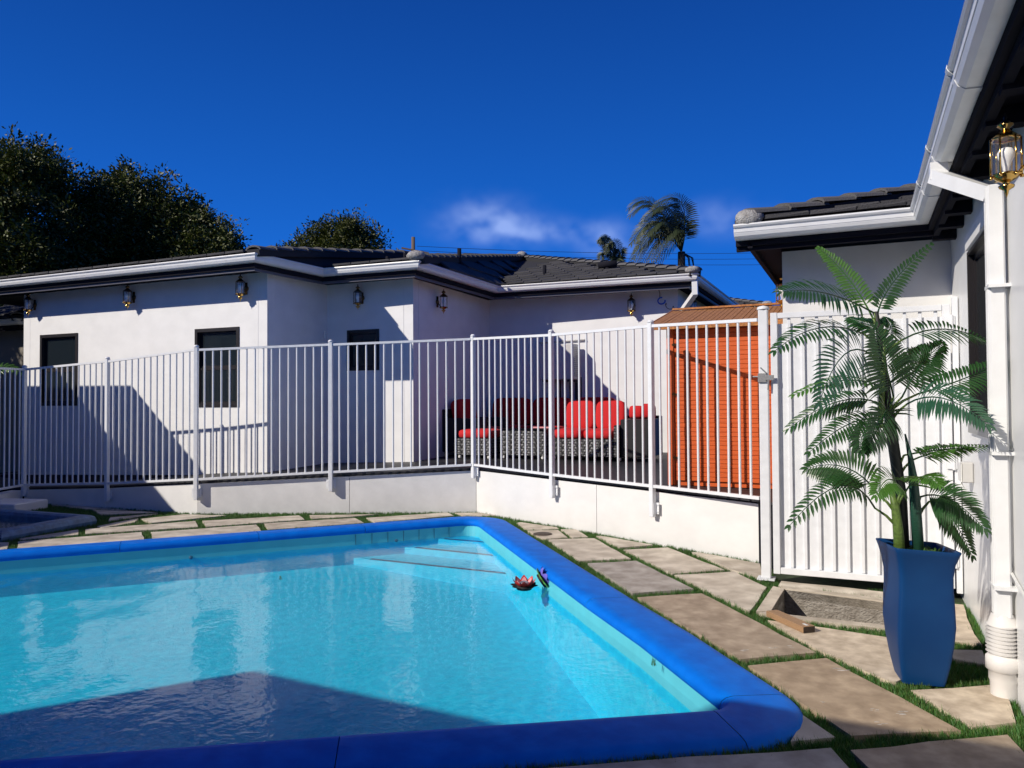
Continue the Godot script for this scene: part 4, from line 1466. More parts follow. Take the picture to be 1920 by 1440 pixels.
func make_pit() -> void:
	var inner := plan(PIT)
	if Geometry2D.is_polygon_clockwise(inner):
		inner.reverse()
	var c := Vector3(2.15, -0.30, -5.15)
	var p := thing("valve_pit", "open rectangular concrete pit with bare earth floor in front of the gate", "pit", c)
	var n := inner.size()
	var outer := Geometry2D.offset_polygon(inner, 0.085)[0]
	# rim: top ring and inside faces
	for k in n:
		var a := inner[k]
		var b := inner[(k + 1) % n]
		var d := (b - a).normalized()
		var out := Vector2(d.y, -d.x) * 0.085
		var st := new_st()
		prism(st, PackedVector2Array([a - d * 0.002, b + d * 0.002, b + out + d * 0.045, a + out - d * 0.045]), 0.006 + 0.0007 * k, -0.055, 0.0, c)
		mi(p, "rim", done(st), M["paver_1"])
		st = new_st()
		var low := -0.30
		quad(st, Vector3(a.x, low, a.y) - c, Vector3(b.x, low, b.y) - c, Vector3(b.x, -0.0, b.y) - c, Vector3(a.x, -0.0, a.y) - c)
		mi(p, "side", done(st), M.concrete_raw)
	var st := new_st(true)
	var f := FastNoiseLite.new()
	f.frequency = 3.0
	for i in 22:
		for j in 22:
			var q := []
			for e in [[0, 0], [1, 0], [1, 1], [0, 1]]:
				var x: float = 1.6 + (i + e[0]) * 0.048
				var z: float = -5.68 + (j + e[1]) * 0.048
				q.append(Vector3(x, -0.26 + 0.05 * f.get_noise_2d(x * 1.5, z * 1.5) - 0.05 * (z + 5.2), z) - c)
			quad(st, q[0], q[1], q[2], q[3])
	var e := mi(p, "earth_floor", done(st), M.earth)
	e.set_meta("label", "bare brown earth in the pit")
	st = new_st()
	bar(st, Vector3(2.08, -0.205, -5.38), Vector3(2.30, -0.20, -5.27), 0.012, 0.008)
	var stick := mi(self, numbered("wood_stick"), done(st), M.timber)
	tag(stick, "thin light wood stick lying on the earth in the pit", "stick")
	# short timber lying on the slab at the pit's near corner
	st = new_st()
	var t := Transform3D(Basis(Vector3.UP, 1.345), Vector3(1.715, 0.003, -4.765))
	box(st, Vector3(-0.185, 0, -0.042), Vector3(0.185, 0.038, 0.042), Transform3D(), 0.003)
	var blk := thing("timber_offcut", "short light timber offcut lying on the slab beside the pit", "timber", t.origin, -1.29)
	mi(blk, "beam", done(st), M.timber)
	st = new_st()
	box(st, Vector3(0.1852, 0.002, -0.040), Vector3(0.1862, 0.036, 0.040))
	mi(blk, "end_grain_shade", done(st), M.timber_end_shade)  # dark colour gives this end face its shade
	st = new_st()
	box(st, Vector3(0.13, 0.0382, -0.01), Vector3(0.168, 0.0395, 0.008))
	mi(blk, "price_tag", done(st), M.plastic_white)

# ---------------------------------------------------------------- lanterns
# local axes: z points out of the wall, origin on the wall at the middle of the glass
func lantern(at: Vector3, out: Vector3, label: String, size := 1.0, shiny := false) -> void:
	var turn := atan2(out.x, out.z)
	var l := thing("wall_lantern", label, "lantern", at, turn, "brass coach lanterns on the house walls")
	var metal: Material = M.brass if shiny else M.dark_brass  # the smaller lanterns carry the eave shade in their darker metal
	var s := size
	var c := Vector3(0, 0, 0.115) * s
	var st := new_st(true)
	tube(st, [Vector3(0, 0.0, 0.0), Vector3(0, 0.0, 0.012 * s), Vector3(0, 0.0, 0.018 * s)], [0.042 * s, 0.042 * s, 0.026 * s], 14)
	box(st, Vector3(-0.022, -0.085, 0.002) * s, Vector3(0.022, 0.085, 0.012) * s)
	mi(l, "back_plate", done(st), metal)
	st = new_st(true)
	tube(st, [Vector3(0, -0.01, 0.012) * s, Vector3(0, -0.05, 0.04) * s, Vector3(0, -0.088, 0.075) * s, c + Vector3(0, -0.09, 0) * s], 0.007 * s, 8)
	mi(l, "arm", done(st), metal)
	st = new_st(true)
	lathe(st, [Vector2(0.062, 0.078) * s, Vector2(0.058, 0.088) * s, Vector2(0.036, 0.105) * s, Vector2(0.018, 0.122) * s, Vector2(0.016, 0.128) * s, Vector2(0.034, 0.142) * s, Vector2(0.034, 0.148) * s, Vector2(0.014, 0.158) * s], 18, c)
	mi(l, "hood", done(st), metal)
	st = new_st(true)
	lathe(st, [Vector2(0.022, 0.152) * s, Vector2(0.020, 0.162) * s, Vector2(0.006, 0.170) * s, Vector2(0.009, 0.182) * s, Vector2(0.004, 0.19) * s, Vector2(0.0, 0.205) * s], 10, c)
	mi(l, "finial", done(st), M.black_frame)
	for k in 6:
		var f := TAU * (k + 0.5) / 6.0
		st = new_st(true)
		var d := Vector3(cos(f), 0, sin(f)) * 0.062 * s
		tube(st, [c + d + Vector3(0, -0.092, 0) * s, c + d + Vector3(0, 0.084, 0) * s], 0.0042 * s, 6)
		tube(st, [c + d + Vector3(0, -0.104, 0) * s, c + d + Vector3(0, -0.090, 0) * s], 0.008 * s, 6)
		mi(l, "cage_bar", done(st), metal)
	for y in [-0.088, 0.080]:
		st = new_st(true)
		lathe(st, [Vector2(0.064, y + 0.004) * s, Vector2(0.066, y - 0.004) * s, Vector2(0.056, y - 0.004) * s, Vector2(0.056, y + 0.004) * s, Vector2(0.064, y + 0.004) * s], 6 if shiny else 12, c)
		mi(l, "ring", done(st), metal)
	st = new_st()
	lathe(st, [Vector2(0.058, -0.084) * s, Vector2(0.058, 0.077) * s], 12, c)
	mi(l, "glass", done(st), M.clear_glass)
	st = new_st(true)
	lathe(st, [Vector2(0.012, -0.082) * s, Vector2(0.014, -0.055) * s, Vector2(0.022, -0.030) * s, Vector2(0.034, -0.006) * s, Vector2(0.036, 0.014) * s, Vector2(0.027, 0.034) * s, Vector2(0.0, 0.044) * s], 16, c)
	mi(l, "bulb", done(st), M.bulb_white)
	st = new_st(true)
	lathe(st, [Vector2(0.056, -0.092) * s, Vector2(0.044, -0.108) * s, Vector2(0.018, -0.122) * s, Vector2(0.012, -0.128) * s, Vector2(0.034, -0.138) * s, Vector2(0.030, -0.148) * s, Vector2(0.010, -0.160) * s, Vector2(0.007, -0.175) * s, Vector2(0.0, -0.195) * s], 18, c)
	mi(l, "bowl", done(st), M.brass)

func make_lanterns() -> void:
	var f := -V
	lantern(hs(-12.35, 3.02, 8.155), f, "brass wall lantern nearest the left end of the long house wall")
	lantern(hs(-10.07, 3.01, 8.185), f, "brass wall lantern midway on the long left wall, between the two tall windows", 1.0)
	lantern(hs(-7.85, 3.00, 8.21), f, "brass wall lantern at the right end of the long wall, beside its corner")
	lantern(hs(-6.86, 2.97, 9.585), f, "brass wall lantern above the small square window")
	lantern(hs(-5.995, 2.95, 10.35), U, "brass wall lantern on the shaded side wall above the sofas")
	lantern(hs(-3.42, 2.97, 12.405), f, "brass wall lantern on the sunlit wall left of the blue cable")
	lantern(hs(-2.675, 2.98, 13.1), U, "dark wall lantern round the corner behind the downspout, above the orange shed")
	lantern(hs(-0.575, 2.46, 8.0), -U, "brass wall lantern peeping out at the left edge of the near house wall", 0.95, true)
	lantern(hs(0.645, 2.365, 3.58), -U, "large shiny brass lantern with white bulb at the right edge, near house wall", 0.86, true)

# ---------------------------------------------------------------- terrace furniture (axes of the house)
func cushion(parent: Node3D, called: String, lo: Vector3, hi: Vector3, tilt := Vector3.ZERO) -> void:
	var c := (lo + hi) / 2
	var h := (hi - lo) / 2
	var st := new_st(true)
	var rings := []
	var n := 24
	for k in 11:
		var t := -PI / 2 + PI * k / 10.0
		var ct := signf(cos(t)) * pow(absf(cos(t)), 0.35)
		var sy := signf(sin(t)) * pow(absf(sin(t)), 0.5)
		var r := []
		for i in n:
			var g := TAU * i / n
			var x := signf(cos(g)) * pow(absf(cos(g)), 0.32)
			var z := signf(sin(g)) * pow(absf(sin(g)), 0.32)
			r.append(Vector3(x * h.x * ct, sy * h.y, z * h.z * ct))
		rings.append(r)
	skin(st, rings)
	mi(parent, called, done(st), M.red_cushion, c, tilt)

func wicker_box(parent: Node3D, called: String, lo: Vector3, hi: Vector3, m := "wicker") -> void:
	var st := new_st()
	box(st, lo, hi, Transform3D(), 0.012)
	mi(parent, called, done(st), M[m])

func make_furniture() -> void:
	var y := 0.548
	# local x along the eaves, z towards the viewer
	var s := hthing("sofa", "sunlit black wicker loveseat with bright red cushions at the right of the terrace", "sofa", -3.60, y, 10.68, "red cushioned wicker furniture")
	wicker_box(s, "base", Vector3(-0.47, 0.05, -0.36), Vector3(0.47, 0.30, 0.42))
	wicker_box(s, "backrest", Vector3(-0.50, 0.05, -0.48), Vector3(0.95, 0.62, -0.37), "wicker_black")
	wicker_box(s, "armrest", Vector3(0.48, 0.05, -0.365), Vector3(0.55, 0.50, 0.44))
	wicker_box(s, "end_unit", Vector3(0.552, 0.05, -0.365), Vector3(0.95, 0.58, 0.36), "wicker_black")
	cushion(s, "pillow", Vector3(0.56, 0.57, -0.34), Vector3(0.76, 0.76, -0.02), Vector3(-0.1, 0, 0))
	cushion(s, "pillow", Vector3(0.73, 0.57, -0.30), Vector3(0.93, 0.79, 0.02), Vector3(-0.1, 0.2, 0))
	for x in [-0.235, 0.235]:
		cushion(s, "seat_cushion", Vector3(x - 0.232, 0.29, -0.30), Vector3(x + 0.232, 0.44, 0.44))
		cushion(s, "back_cushion", Vector3(x - 0.228, 0.40, -0.36), Vector3(x + 0.228, 0.84, -0.17), Vector3(-0.16, 0, 0.02))
	for p in [[-0.43, 0.38], [0.55, 0.40], [-0.43, -0.42], [0.55, -0.42]]:
		wicker_box(s, "foot", Vector3(p[0] - 0.022, 0.0, p[1] - 0.022), Vector3(p[0] + 0.022, 0.05, p[1] + 0.022), "plastic_white")
	s = hthing("sofa", "long wicker sofa with red cushions in deep shade against the back wall", "sofa", -4.75, y, 11.85, "red cushioned wicker furniture")
	wicker_box(s, "base", Vector3(-1.15, 0.05, -0.35), Vector3(1.15, 0.30, 0.38))
	wicker_box(s, "backrest", Vector3(-1.17, 0.05, -0.46), Vector3(1.17, 0.70, -0.36), "wicker_black")
	for k in 3:
		var x := -0.76 + 0.76 * k
		cushion(s, "seat_cushion", Vector3(x - 0.37, 0.29, -0.30), Vector3(x + 0.37, 0.44, 0.40))
		cushion(s, "back_cushion", Vector3(x - 0.37, 0.40, -0.36), Vector3(x + 0.37, 0.90, -0.16), Vector3(-0.15, 0, 0))
	s = hthing("armchair", "wicker armchair with dark red cushions in the shade by the side wall", "armchair", -5.62, y, 10.95, "red cushioned wicker furniture")
	wicker_box(s, "base", Vector3(-0.30, 0.05, -0.32), Vector3(0.36, 0.30, 0.32))
	wicker_box(s, "backrest", Vector3(-0.42, 0.05, -0.44), Vector3(-0.31, 0.72, 0.44), "wicker_black")
	wicker_box(s, "armrest", Vector3(-0.305, 0.05, 0.33), Vector3(0.36, 0.58, 0.44), "wicker_black")
	wicker_box(s, "armrest", Vector3(-0.305, 0.05, -0.44), Vector3(0.36, 0.58, -0.33), "wicker_black")
	cushion(s, "seat_cushion", Vector3(-0.30, 0.29, -0.31), Vector3(0.38, 0.44, 0.31))
	cushion(s, "back_cushion", Vector3(-0.31, 0.38, -0.30), Vector3(-0.12, 0.88, 0.30), Vector3(0, 0, 0.2))
	s = hthing("ottoman", "low square wicker ottoman with a red cushion left of the coffee table", "ottoman", -5.18, y, 10.25, "red cushioned wicker furniture")
	wicker_box(s, "base", Vector3(-0.27, 0.05, -0.27), Vector3(0.27, 0.30, 0.27))
	cushion(s, "seat_cushion", Vector3(-0.28, 0.29, -0.28), Vector3(0.28, 0.43, 0.28))
	for p in [[-0.24, 0.24], [0.24, 0.24], [-0.24, -0.24], [0.24, -0.24]]:
		wicker_box(s, "foot", Vector3(p[0] - 0.022, 0.0, p[1] - 0.022), Vector3(p[0] + 0.022, 0.05, p[1] + 0.022), "plastic_white")
	s = hthing("coffee_table", "black wicker coffee table with dark glass top between ottoman and loveseat", "table", -4.47, y, 10.45)
	wicker_box(s, "base", Vector3(-0.35, 0.05, -0.30), Vector3(0.35, 0.43, 0.30))
	var st := new_st()
	box(st, Vector3(-0.38, 0.431, -0.33), Vector3(0.38, 0.445, 0.33), Transform3D(), 0.003)
	mi(s, "table_top", done(st), M.table_glass)
	for p in [[-0.31, 0.27], [0.31, 0.27], [-0.31, -0.27], [0.31, -0.27]]:
		wicker_box(s, "foot", Vector3(p[0] - 0.022, 0.0, p[1] - 0.022), Vector3(p[0] + 0.022, 0.05, p[1] + 0.022), "plastic_white")
	# folded paper left on the table
	st = new_st()
	box(st, Vector3(-0.14, 0, -0.05), Vector3(0.14, 0.022, 0.05), Transform3D(), 0.004)
	var pp := mi(self, numbered("paper_packet"), done(st), M.petal_pink, hs(-4.22, y + 0.446, 10.3), Vector3(0, -HOUSE_TURN + 0.1, 0))
	tag(pp, "flat pale pink packet lying on the coffee table", "packet")

func make_shed() -> void:
	var s := hthing("shed", "orange stained slatted wooden shed with pitched board roof behind the fence", "shed", -1.78, 0.535, 7.70)
	# local x along the front, z towards the viewer
	var w := 1.10
	var d := 0.95
	var h := 1.60
	var st := new_st()
	box(st, Vector3(0.01, 0.0, -d), Vector3(w - 0.01, h, -0.035))
	mi(s, "carcass", done(st), M.shed_orange)
	# door boards
	for k in 34:
		st = new_st()
		var y := 0.05 + 0.0447 * k
		box(st, Vector3(0.075, y, -0.034), Vector3(w - 0.03, y + 0.0425, -0.012 + rng.randf_range(-0.002, 0.002)), Transform3D(), 0.003)
		mi(s, "board", done(st), M.shed_orange)
	for x in [0.0, w - 0.028]:
		st = new_st()
		box(st, Vector3(x, 0.0, -0.036), Vector3(x + (0.07 if x == 0.0 else 0.028), h, 0.002), Transform3D(), 0.004)
		mi(s, "corner_post", done(st), M.shed_orange)
	for y in [0.28, 0.92, 1.42]:
		st = new_st()
		box(st, Vector3(0.055, y - 0.008, 0.001), Vector3(0.105, y + 0.008, 0.006))
		tube(st, [Vector3(0.073, y - 0.02, 0.006), Vector3(0.073, y + 0.02, 0.006)], 0.007, 8)
		mi(s, "hinge", done(st), M.dark_brass)
	# roof of narrow boards that run down the slope
	var roof := group_part(s, "roof")
	var n := 26
	var a := Vector3(-0.15, h + 0.005, 0.10)
	var b := Vector3(-0.15, h + 0.26, -d - 0.05)
	var len := w + 0.20
	for k in n:
		st = new_st()
		var x0 := len * k / n
		var x1 := len * (k + 1) / n - 0.006
		var dir := b - a
		var up := Vector3(1, 0, 0).cross(dir).normalized()
		if up.y < 0:
			up = -up
		var q := [a + Vector3(x0, 0, 0), a + Vector3(x1, 0, 0), b + Vector3(x1, 0, 0), b + Vector3(x0, 0, 0)]
		var t := up * rng.randf_range(0.018, 0.022)
		quad(st, q[0] + t, q[3] + t, q[2] + t, q[1] + t)
		quad(st, q[0], q[1], q[2], q[3])
		quad(st, q[0], q[0] + t, q[1] + t, q[1])
		quad(st, q[1], q[1] + t, q[2] + t, q[2])
		quad(st, q[3], q[3] + t, q[0] + t, q[0])
		quad(st, q[2], q[2] + t, q[3] + t, q[3])
		mi(roof, "roof_slat", done(st), M.shed_roof_slat)
	st = new_st()
	box(st, Vector3(-0.145, h - 0.032, 0.085), Vector3(-0.145 + len + 0.01, h + 0.013, 0.105), Transform3D(), 0.003)
	mi(roof, "eaves_board", done(st), M.shed_trim)
	st = new_st()
	bar(st, b + Vector3(0, 0.034, 0.02), b + Vector3(len, 0.034, 0.02), 0.05, 0.02)
	mi(roof, "ridge_board", done(st), M.shed_trim)
	st = new_st()
	bar(st, a + Vector3(-0.008, 0.0, 0), b + Vector3(-0.008, 0.0, 0), 0.012, 0.05)
	mi(roof, "verge_board", done(st), M.shed_trim)
	# side gussets close the gap under the roof
	st = new_st()
	tri(st, Vector3(0.0, h, -0.035), Vector3(0.0, h + 0.225, -d), Vector3(0.0, h, -d))
	tri(st, Vector3(w - 0.012, h, -0.035), Vector3(w - 0.012, h, -d), Vector3(w - 0.012, h + 0.225, -d))
	quad(st, Vector3(0, h, -d), Vector3(0, h + 0.225, -d), Vector3(w, h + 0.225, -d), Vector3(w, h, -d))
	mi(s, "gusset", done(st), M.shed_orange)

func make_wall_fittings() -> void:
	# outdoor unit on brackets with its pipes
	var u := hthing("heat_pump_unit", "wall-hung grey outdoor unit with black pipes on the sunlit back wall", "outdoor unit", -4.65, 1.75, 12.40)
	var st := new_st()
	box(st, Vector3(-0.32, 0.0, 0.08), Vector3(0.30, 0.60, 0.36), Transform3D(), 0.012)
	mi(u, "casing", done(st), M.unit_grey)
	st = new_st()
	for k in 16:
		box(st, Vector3(0.302, 0.05 + 0.032 * k, 0.10), Vector3(0.312, 0.066 + 0.032 * k, 0.34))
	mi(u, "coil_guard", done(st), M.galvanised)
	for x in [-0.22, 0.22]:
		st = new_st()
		box(st, Vector3(x - 0.02, -0.04, 0.0), Vector3(x + 0.02, -0.002, 0.42))
		box(st, Vector3(x - 0.02, -0.34, 0.0), Vector3(x + 0.02, -0.042, 0.03))
		mi(u, "bracket", done(st), M.black_pipe)
	for p in [[-0.05, 0.34, 0.09], [0.14, 0.5, 0.09], [0.34, 0.62, 0.12]]:
		st = new_st(true)
		tube(st, [Vector3(p[0], 0.04, p[2]), Vector3(p[0], -p[1], p[2]), Vector3(p[0] - 0.05, -p[1] - 0.03, p[2]), Vector3(p[0] - 0.25, -p[1] - 0.03, p[2] - 0.03)], 0.018, 8)
		mi(u, "pipe", done(st), M.black_pipe)
	st = new_st()
	box(st, Vector3(0.42, -0.50, 0.0), Vector3(0.54, -0.32, 0.06), Transform3D(), 0.006)
	mi(u, "isolator_box", done(st), M.unit_grey)
	st = new_st(true)
	tube(st, [Vector3(-0.45, 0.66, 0.03), Vector3(0.40, 0.68, 0.03)], 0.012, 8)
	tube(st, [Vector3(-0.4, 0.52, 0.03), Vector3(0.05, 0.53, 0.03), Vector3(0.07, 0.49, 0.03)], 0.014, 8)
	mi(u, "conduit", done(st), M.unit_grey)
	# blue cable hanging out of the wall in loops
	var c := hthing("cable", "loose blue cable hanging in loops from the sunlit wall by the downspout", "cable", -2.98, 3.22, 12.40)
	st = new_st(true)
	tube(st, [Vector3(0, 0, 0.0), Vector3(0.0, -0.01, 0.03), Vector3(0.02, -0.07, 0.03), Vector3(0.015, -0.15, 0.025)], 0.006, 6)
	mi(c, "sheath", done(st), M.black_pipe)
	st = new_st(true)
	var pts := []
	for k in 13:
		var f := PI * 0.45 + TAU * 0.8 * k / 12.0
		pts.append(Vector3(0.05 + 0.062 * cos(f), -0.20 + 0.055 * sin(f), 0.03 + 0.002 * k))
	tube(st, pts, 0.013, 6)
	mi(c, "loop", done(st), M.blue_cable)
	st = new_st(true)
	pts = []
	for k in 22:
		var f := TAU * 1.6 * k / 21.0
		pts.append(Vector3(0.09 + 0.009 * k + 0.03 * cos(f), -0.27 - 0.004 * k + 0.035 * sin(f), 0.035))
	tube(st, pts, 0.006, 6)
	mi(c, "loop", done(st), M.wire)

# ---------------------------------------------------------------- potted palm
const FRONDS := [   # base, middle, tip, leaf tone, leaflet length, how far the blade faces the viewer
	[Vector3(-0.151, 1.803, 0), Vector3(-0.251, 2.017, -0.05), Vector3(-0.378, 2.179, -0.1), 1, 0.062, 1],
	[Vector3(-0.132, 1.803, 0), Vector3(-0.043, 1.981, -0.02), Vector3(0.172, 2.185, -0.05), 0, 0.055, 1],
	[Vector3(-0.147, 1.833, 0), Vector3(-0.429, 1.92, 0.1), Vector3(-0.672, 1.917, 0.18), 0, 0.13, 0.5],
	[Vector3(-0.201, 1.727, 0), Vector3(-0.482, 1.745, 0.15), Vector3(-0.75, 1.627, 0.3), 0, 0.1, 0.4],
	[Vector3(-0.005, 1.696, 0), Vector3(0.273, 1.757, -0.1), Vector3(0.58, 1.684, -0.2), 0, 0.1, 0.5],
	[Vector3(-0.189, 1.618, 0.05), Vector3(-0.432, 1.604, 0.3), Vector3(-0.596, 1.389, 0.42), 2, 0.12, 0.9],
	[Vector3(-0.08, 1.408, 0.05), Vector3(-0.149, 1.555, 0.12), Vector3(-0.212, 1.736, 0.15), 0, 0.13, 1],
	[Vector3(-0.092, 1.446, 0), Vector3(-0.31, 1.492, 0.05), Vector3(-0.588, 1.422, 0.1), 1, 0.08, 0.3],
	[Vector3(-0.01, 1.408, 0), Vector3(0.135, 1.577, -0.08), Vector3(0.28, 1.679, -0.15), 0, 0.1, 0.9],
	[Vector3(0.07, 1.422, 0), Vector3(0.302, 1.497, 0), Vector3(0.549, 1.597, -0.05), 0, 0.1, 0.5],
	[Vector3(0.012, 1.37, 0), Vector3(0.082, 1.399, 0.2), Vector3(0.191, 1.281, 0.35), 2, 0.11, 0.8],
	[Vector3(-0.124, 1.371, 0), Vector3(-0.306, 1.387, -0.05), Vector3(-0.547, 1.249, -0.1), 0, 0.1, 0.4],
	[Vector3(-0.125, 1.287, 0), Vector3(-0.321, 1.277, 0.1), Vector3(-0.557, 1.149, 0.2), 0, 0.08, 0.5],
	[Vector3(-0.007, 1.113, -0), Vector3(0.233, 1.139, -0.05), Vector3(0.51, 1.149, -0.1), 1, 0.07, 0.3],
	[Vector3(-0.14, 0.915, 0), Vector3(-0.273, 1.046, -0.05), Vector3(-0.452, 1.042, -0.1), 0, 0.11, 0.8],
	[Vector3(-0.158, 0.848, 0), Vector3(-0.372, 0.972, 0.1), Vector3(-0.657, 0.8, 0.2), 0, 0.085, 0.5],
	[Vector3(-0.031, 0.932, 0.05), Vector3(-0.033, 1.024, 0.2), Vector3(-0.009, 1.003, 0.3), 1, 0.09, 0.6],
	[Vector3(-0.053, 0.932, 0.05), Vector3(-0.181, 1.014, 0.2), Vector3(-0.294, 0.953, 0.3), 1, 0.09, 0.6],
	[Vector3(0.072, 0.903, 0), Vector3(0.16, 0.904, 0.1), Vector3(0.265, 0.779, 0.2), 0, 0.11, 0.7],
	[Vector3(0.116, 0.88, 0), Vector3(0.216, 0.813, 0), Vector3(0.324, 0.612, 0), 0, 0.08, 0.9],
	[Vector3(0.031, 1.087, 0), Vector3(0.233, 1.131, -0.08), Vector3(0.424, 1.137, -0.15), 1, 0.07, 0.4],
	[Vector3(-0.149, 1.281, 0.05), Vector3(-0.168, 1.335, 0.15), Vector3(-0.304, 1.168, 0.25), 0, 0.11, 1],
	[Vector3(-0.08, 1.742, 0), Vector3(-0.131, 1.783, -0.1), Vector3(-0.179, 1.825, -0.2), 0, 0.08, 0.7],
	[Vector3(-0.074, 1.469, -0.02), Vector3(0.101, 1.565, -0.15), Vector3(0.209, 1.663, -0.2), 0, 0.1, 0.9],
	[Vector3(-0.12, 1.274, 0.05), Vector3(-0.287, 1.251, 0.2), Vector3(-0.34, 1.161, 0.25), 0, 0.09, 0.9],
	[Vector3(-0.095, 1.727, 0), Vector3(-0.015, 1.766, -0.1), Vector3(0.012, 1.824, -0.2), 0, 0.08, 0.9],
]

func bez(a: Vector3, m: Vector3, b: Vector3, t: float) -> Vector3:
	var c := m * 2.0 - (a + b) / 2
	return a * (1 - t) * (1 - t) + c * 2.0 * t * (1 - t) + b * t * t

func frond_mesh(a: Vector3, m: Vector3, b: Vector3, leaf: float, face: float, pairs: int, width: float, droop: float, r: float) -> ArrayMesh:
	var st := new_st(false)
	var mid := []
	var rad := []
	for k in 9:
		mid.append(bez(a, m, b, k / 8.0))
		rad.append(lerpf(r, r * 0.3, k / 8.0))
	tube(st, mid, rad, 5)
	var view := Vector3(0, 0.15, 1).normalized()
	for k in pairs:
		var t := lerpf(0.16, 1.0, float(k) / (pairs - 1))
		var p := bez(a, m, b, t)
		var d := (bez(a, m, b, minf(1.0, t + 0.02)) - bez(a, m, b, t - 0.02)).normalized()
		var nrm := (Vector3.UP * (1.0 - face) + view * face)
		nrm = (nrm - d * nrm.dot(d)).normalized()
		var side := d.cross(nrm).normalized()
		var long := leaf * (0.55 + 0.65 * sin(PI * pow(t, 0.8) * 0.86 + 0.25)) * (1.0 - 0.45 * t * t) * rng.randf_range(0.9, 1.08)
		for s in [-1.0, 1.0]:
			var fan := lerpf(0.40, 1.05, t * t) if t < 0.97 else 2.6
			var out: Vector3 = (side * s + d * fan + nrm * rng.randf_range(0.05, 0.22)).normalized()
			var w := out.cross(nrm).normalized() * width * rng.randf_range(0.85, 1.15)
			var sag := Vector3(0, -droop * long, 0)
			var q1 := p + out * long * 0.35 + sag * 0.08
			var q2 := p + out * long * 0.72 + sag * 0.4
			var q3 := p + out * long + sag
			var keel := nrm * width * 0.35
			# two halves folded along the midrib
			for h in [-1.0, 1.0]:
				tri(st, p, q1 + keel * 0.0, q1 + w * h + keel)
				quad(st, q1, q2, q2 + w * h * 0.85 + keel * 0.8, q1 + w * h + keel)
				tri(st, q2, q3, q2 + w * h * 0.85 + keel * 0.8)
	return done(st)

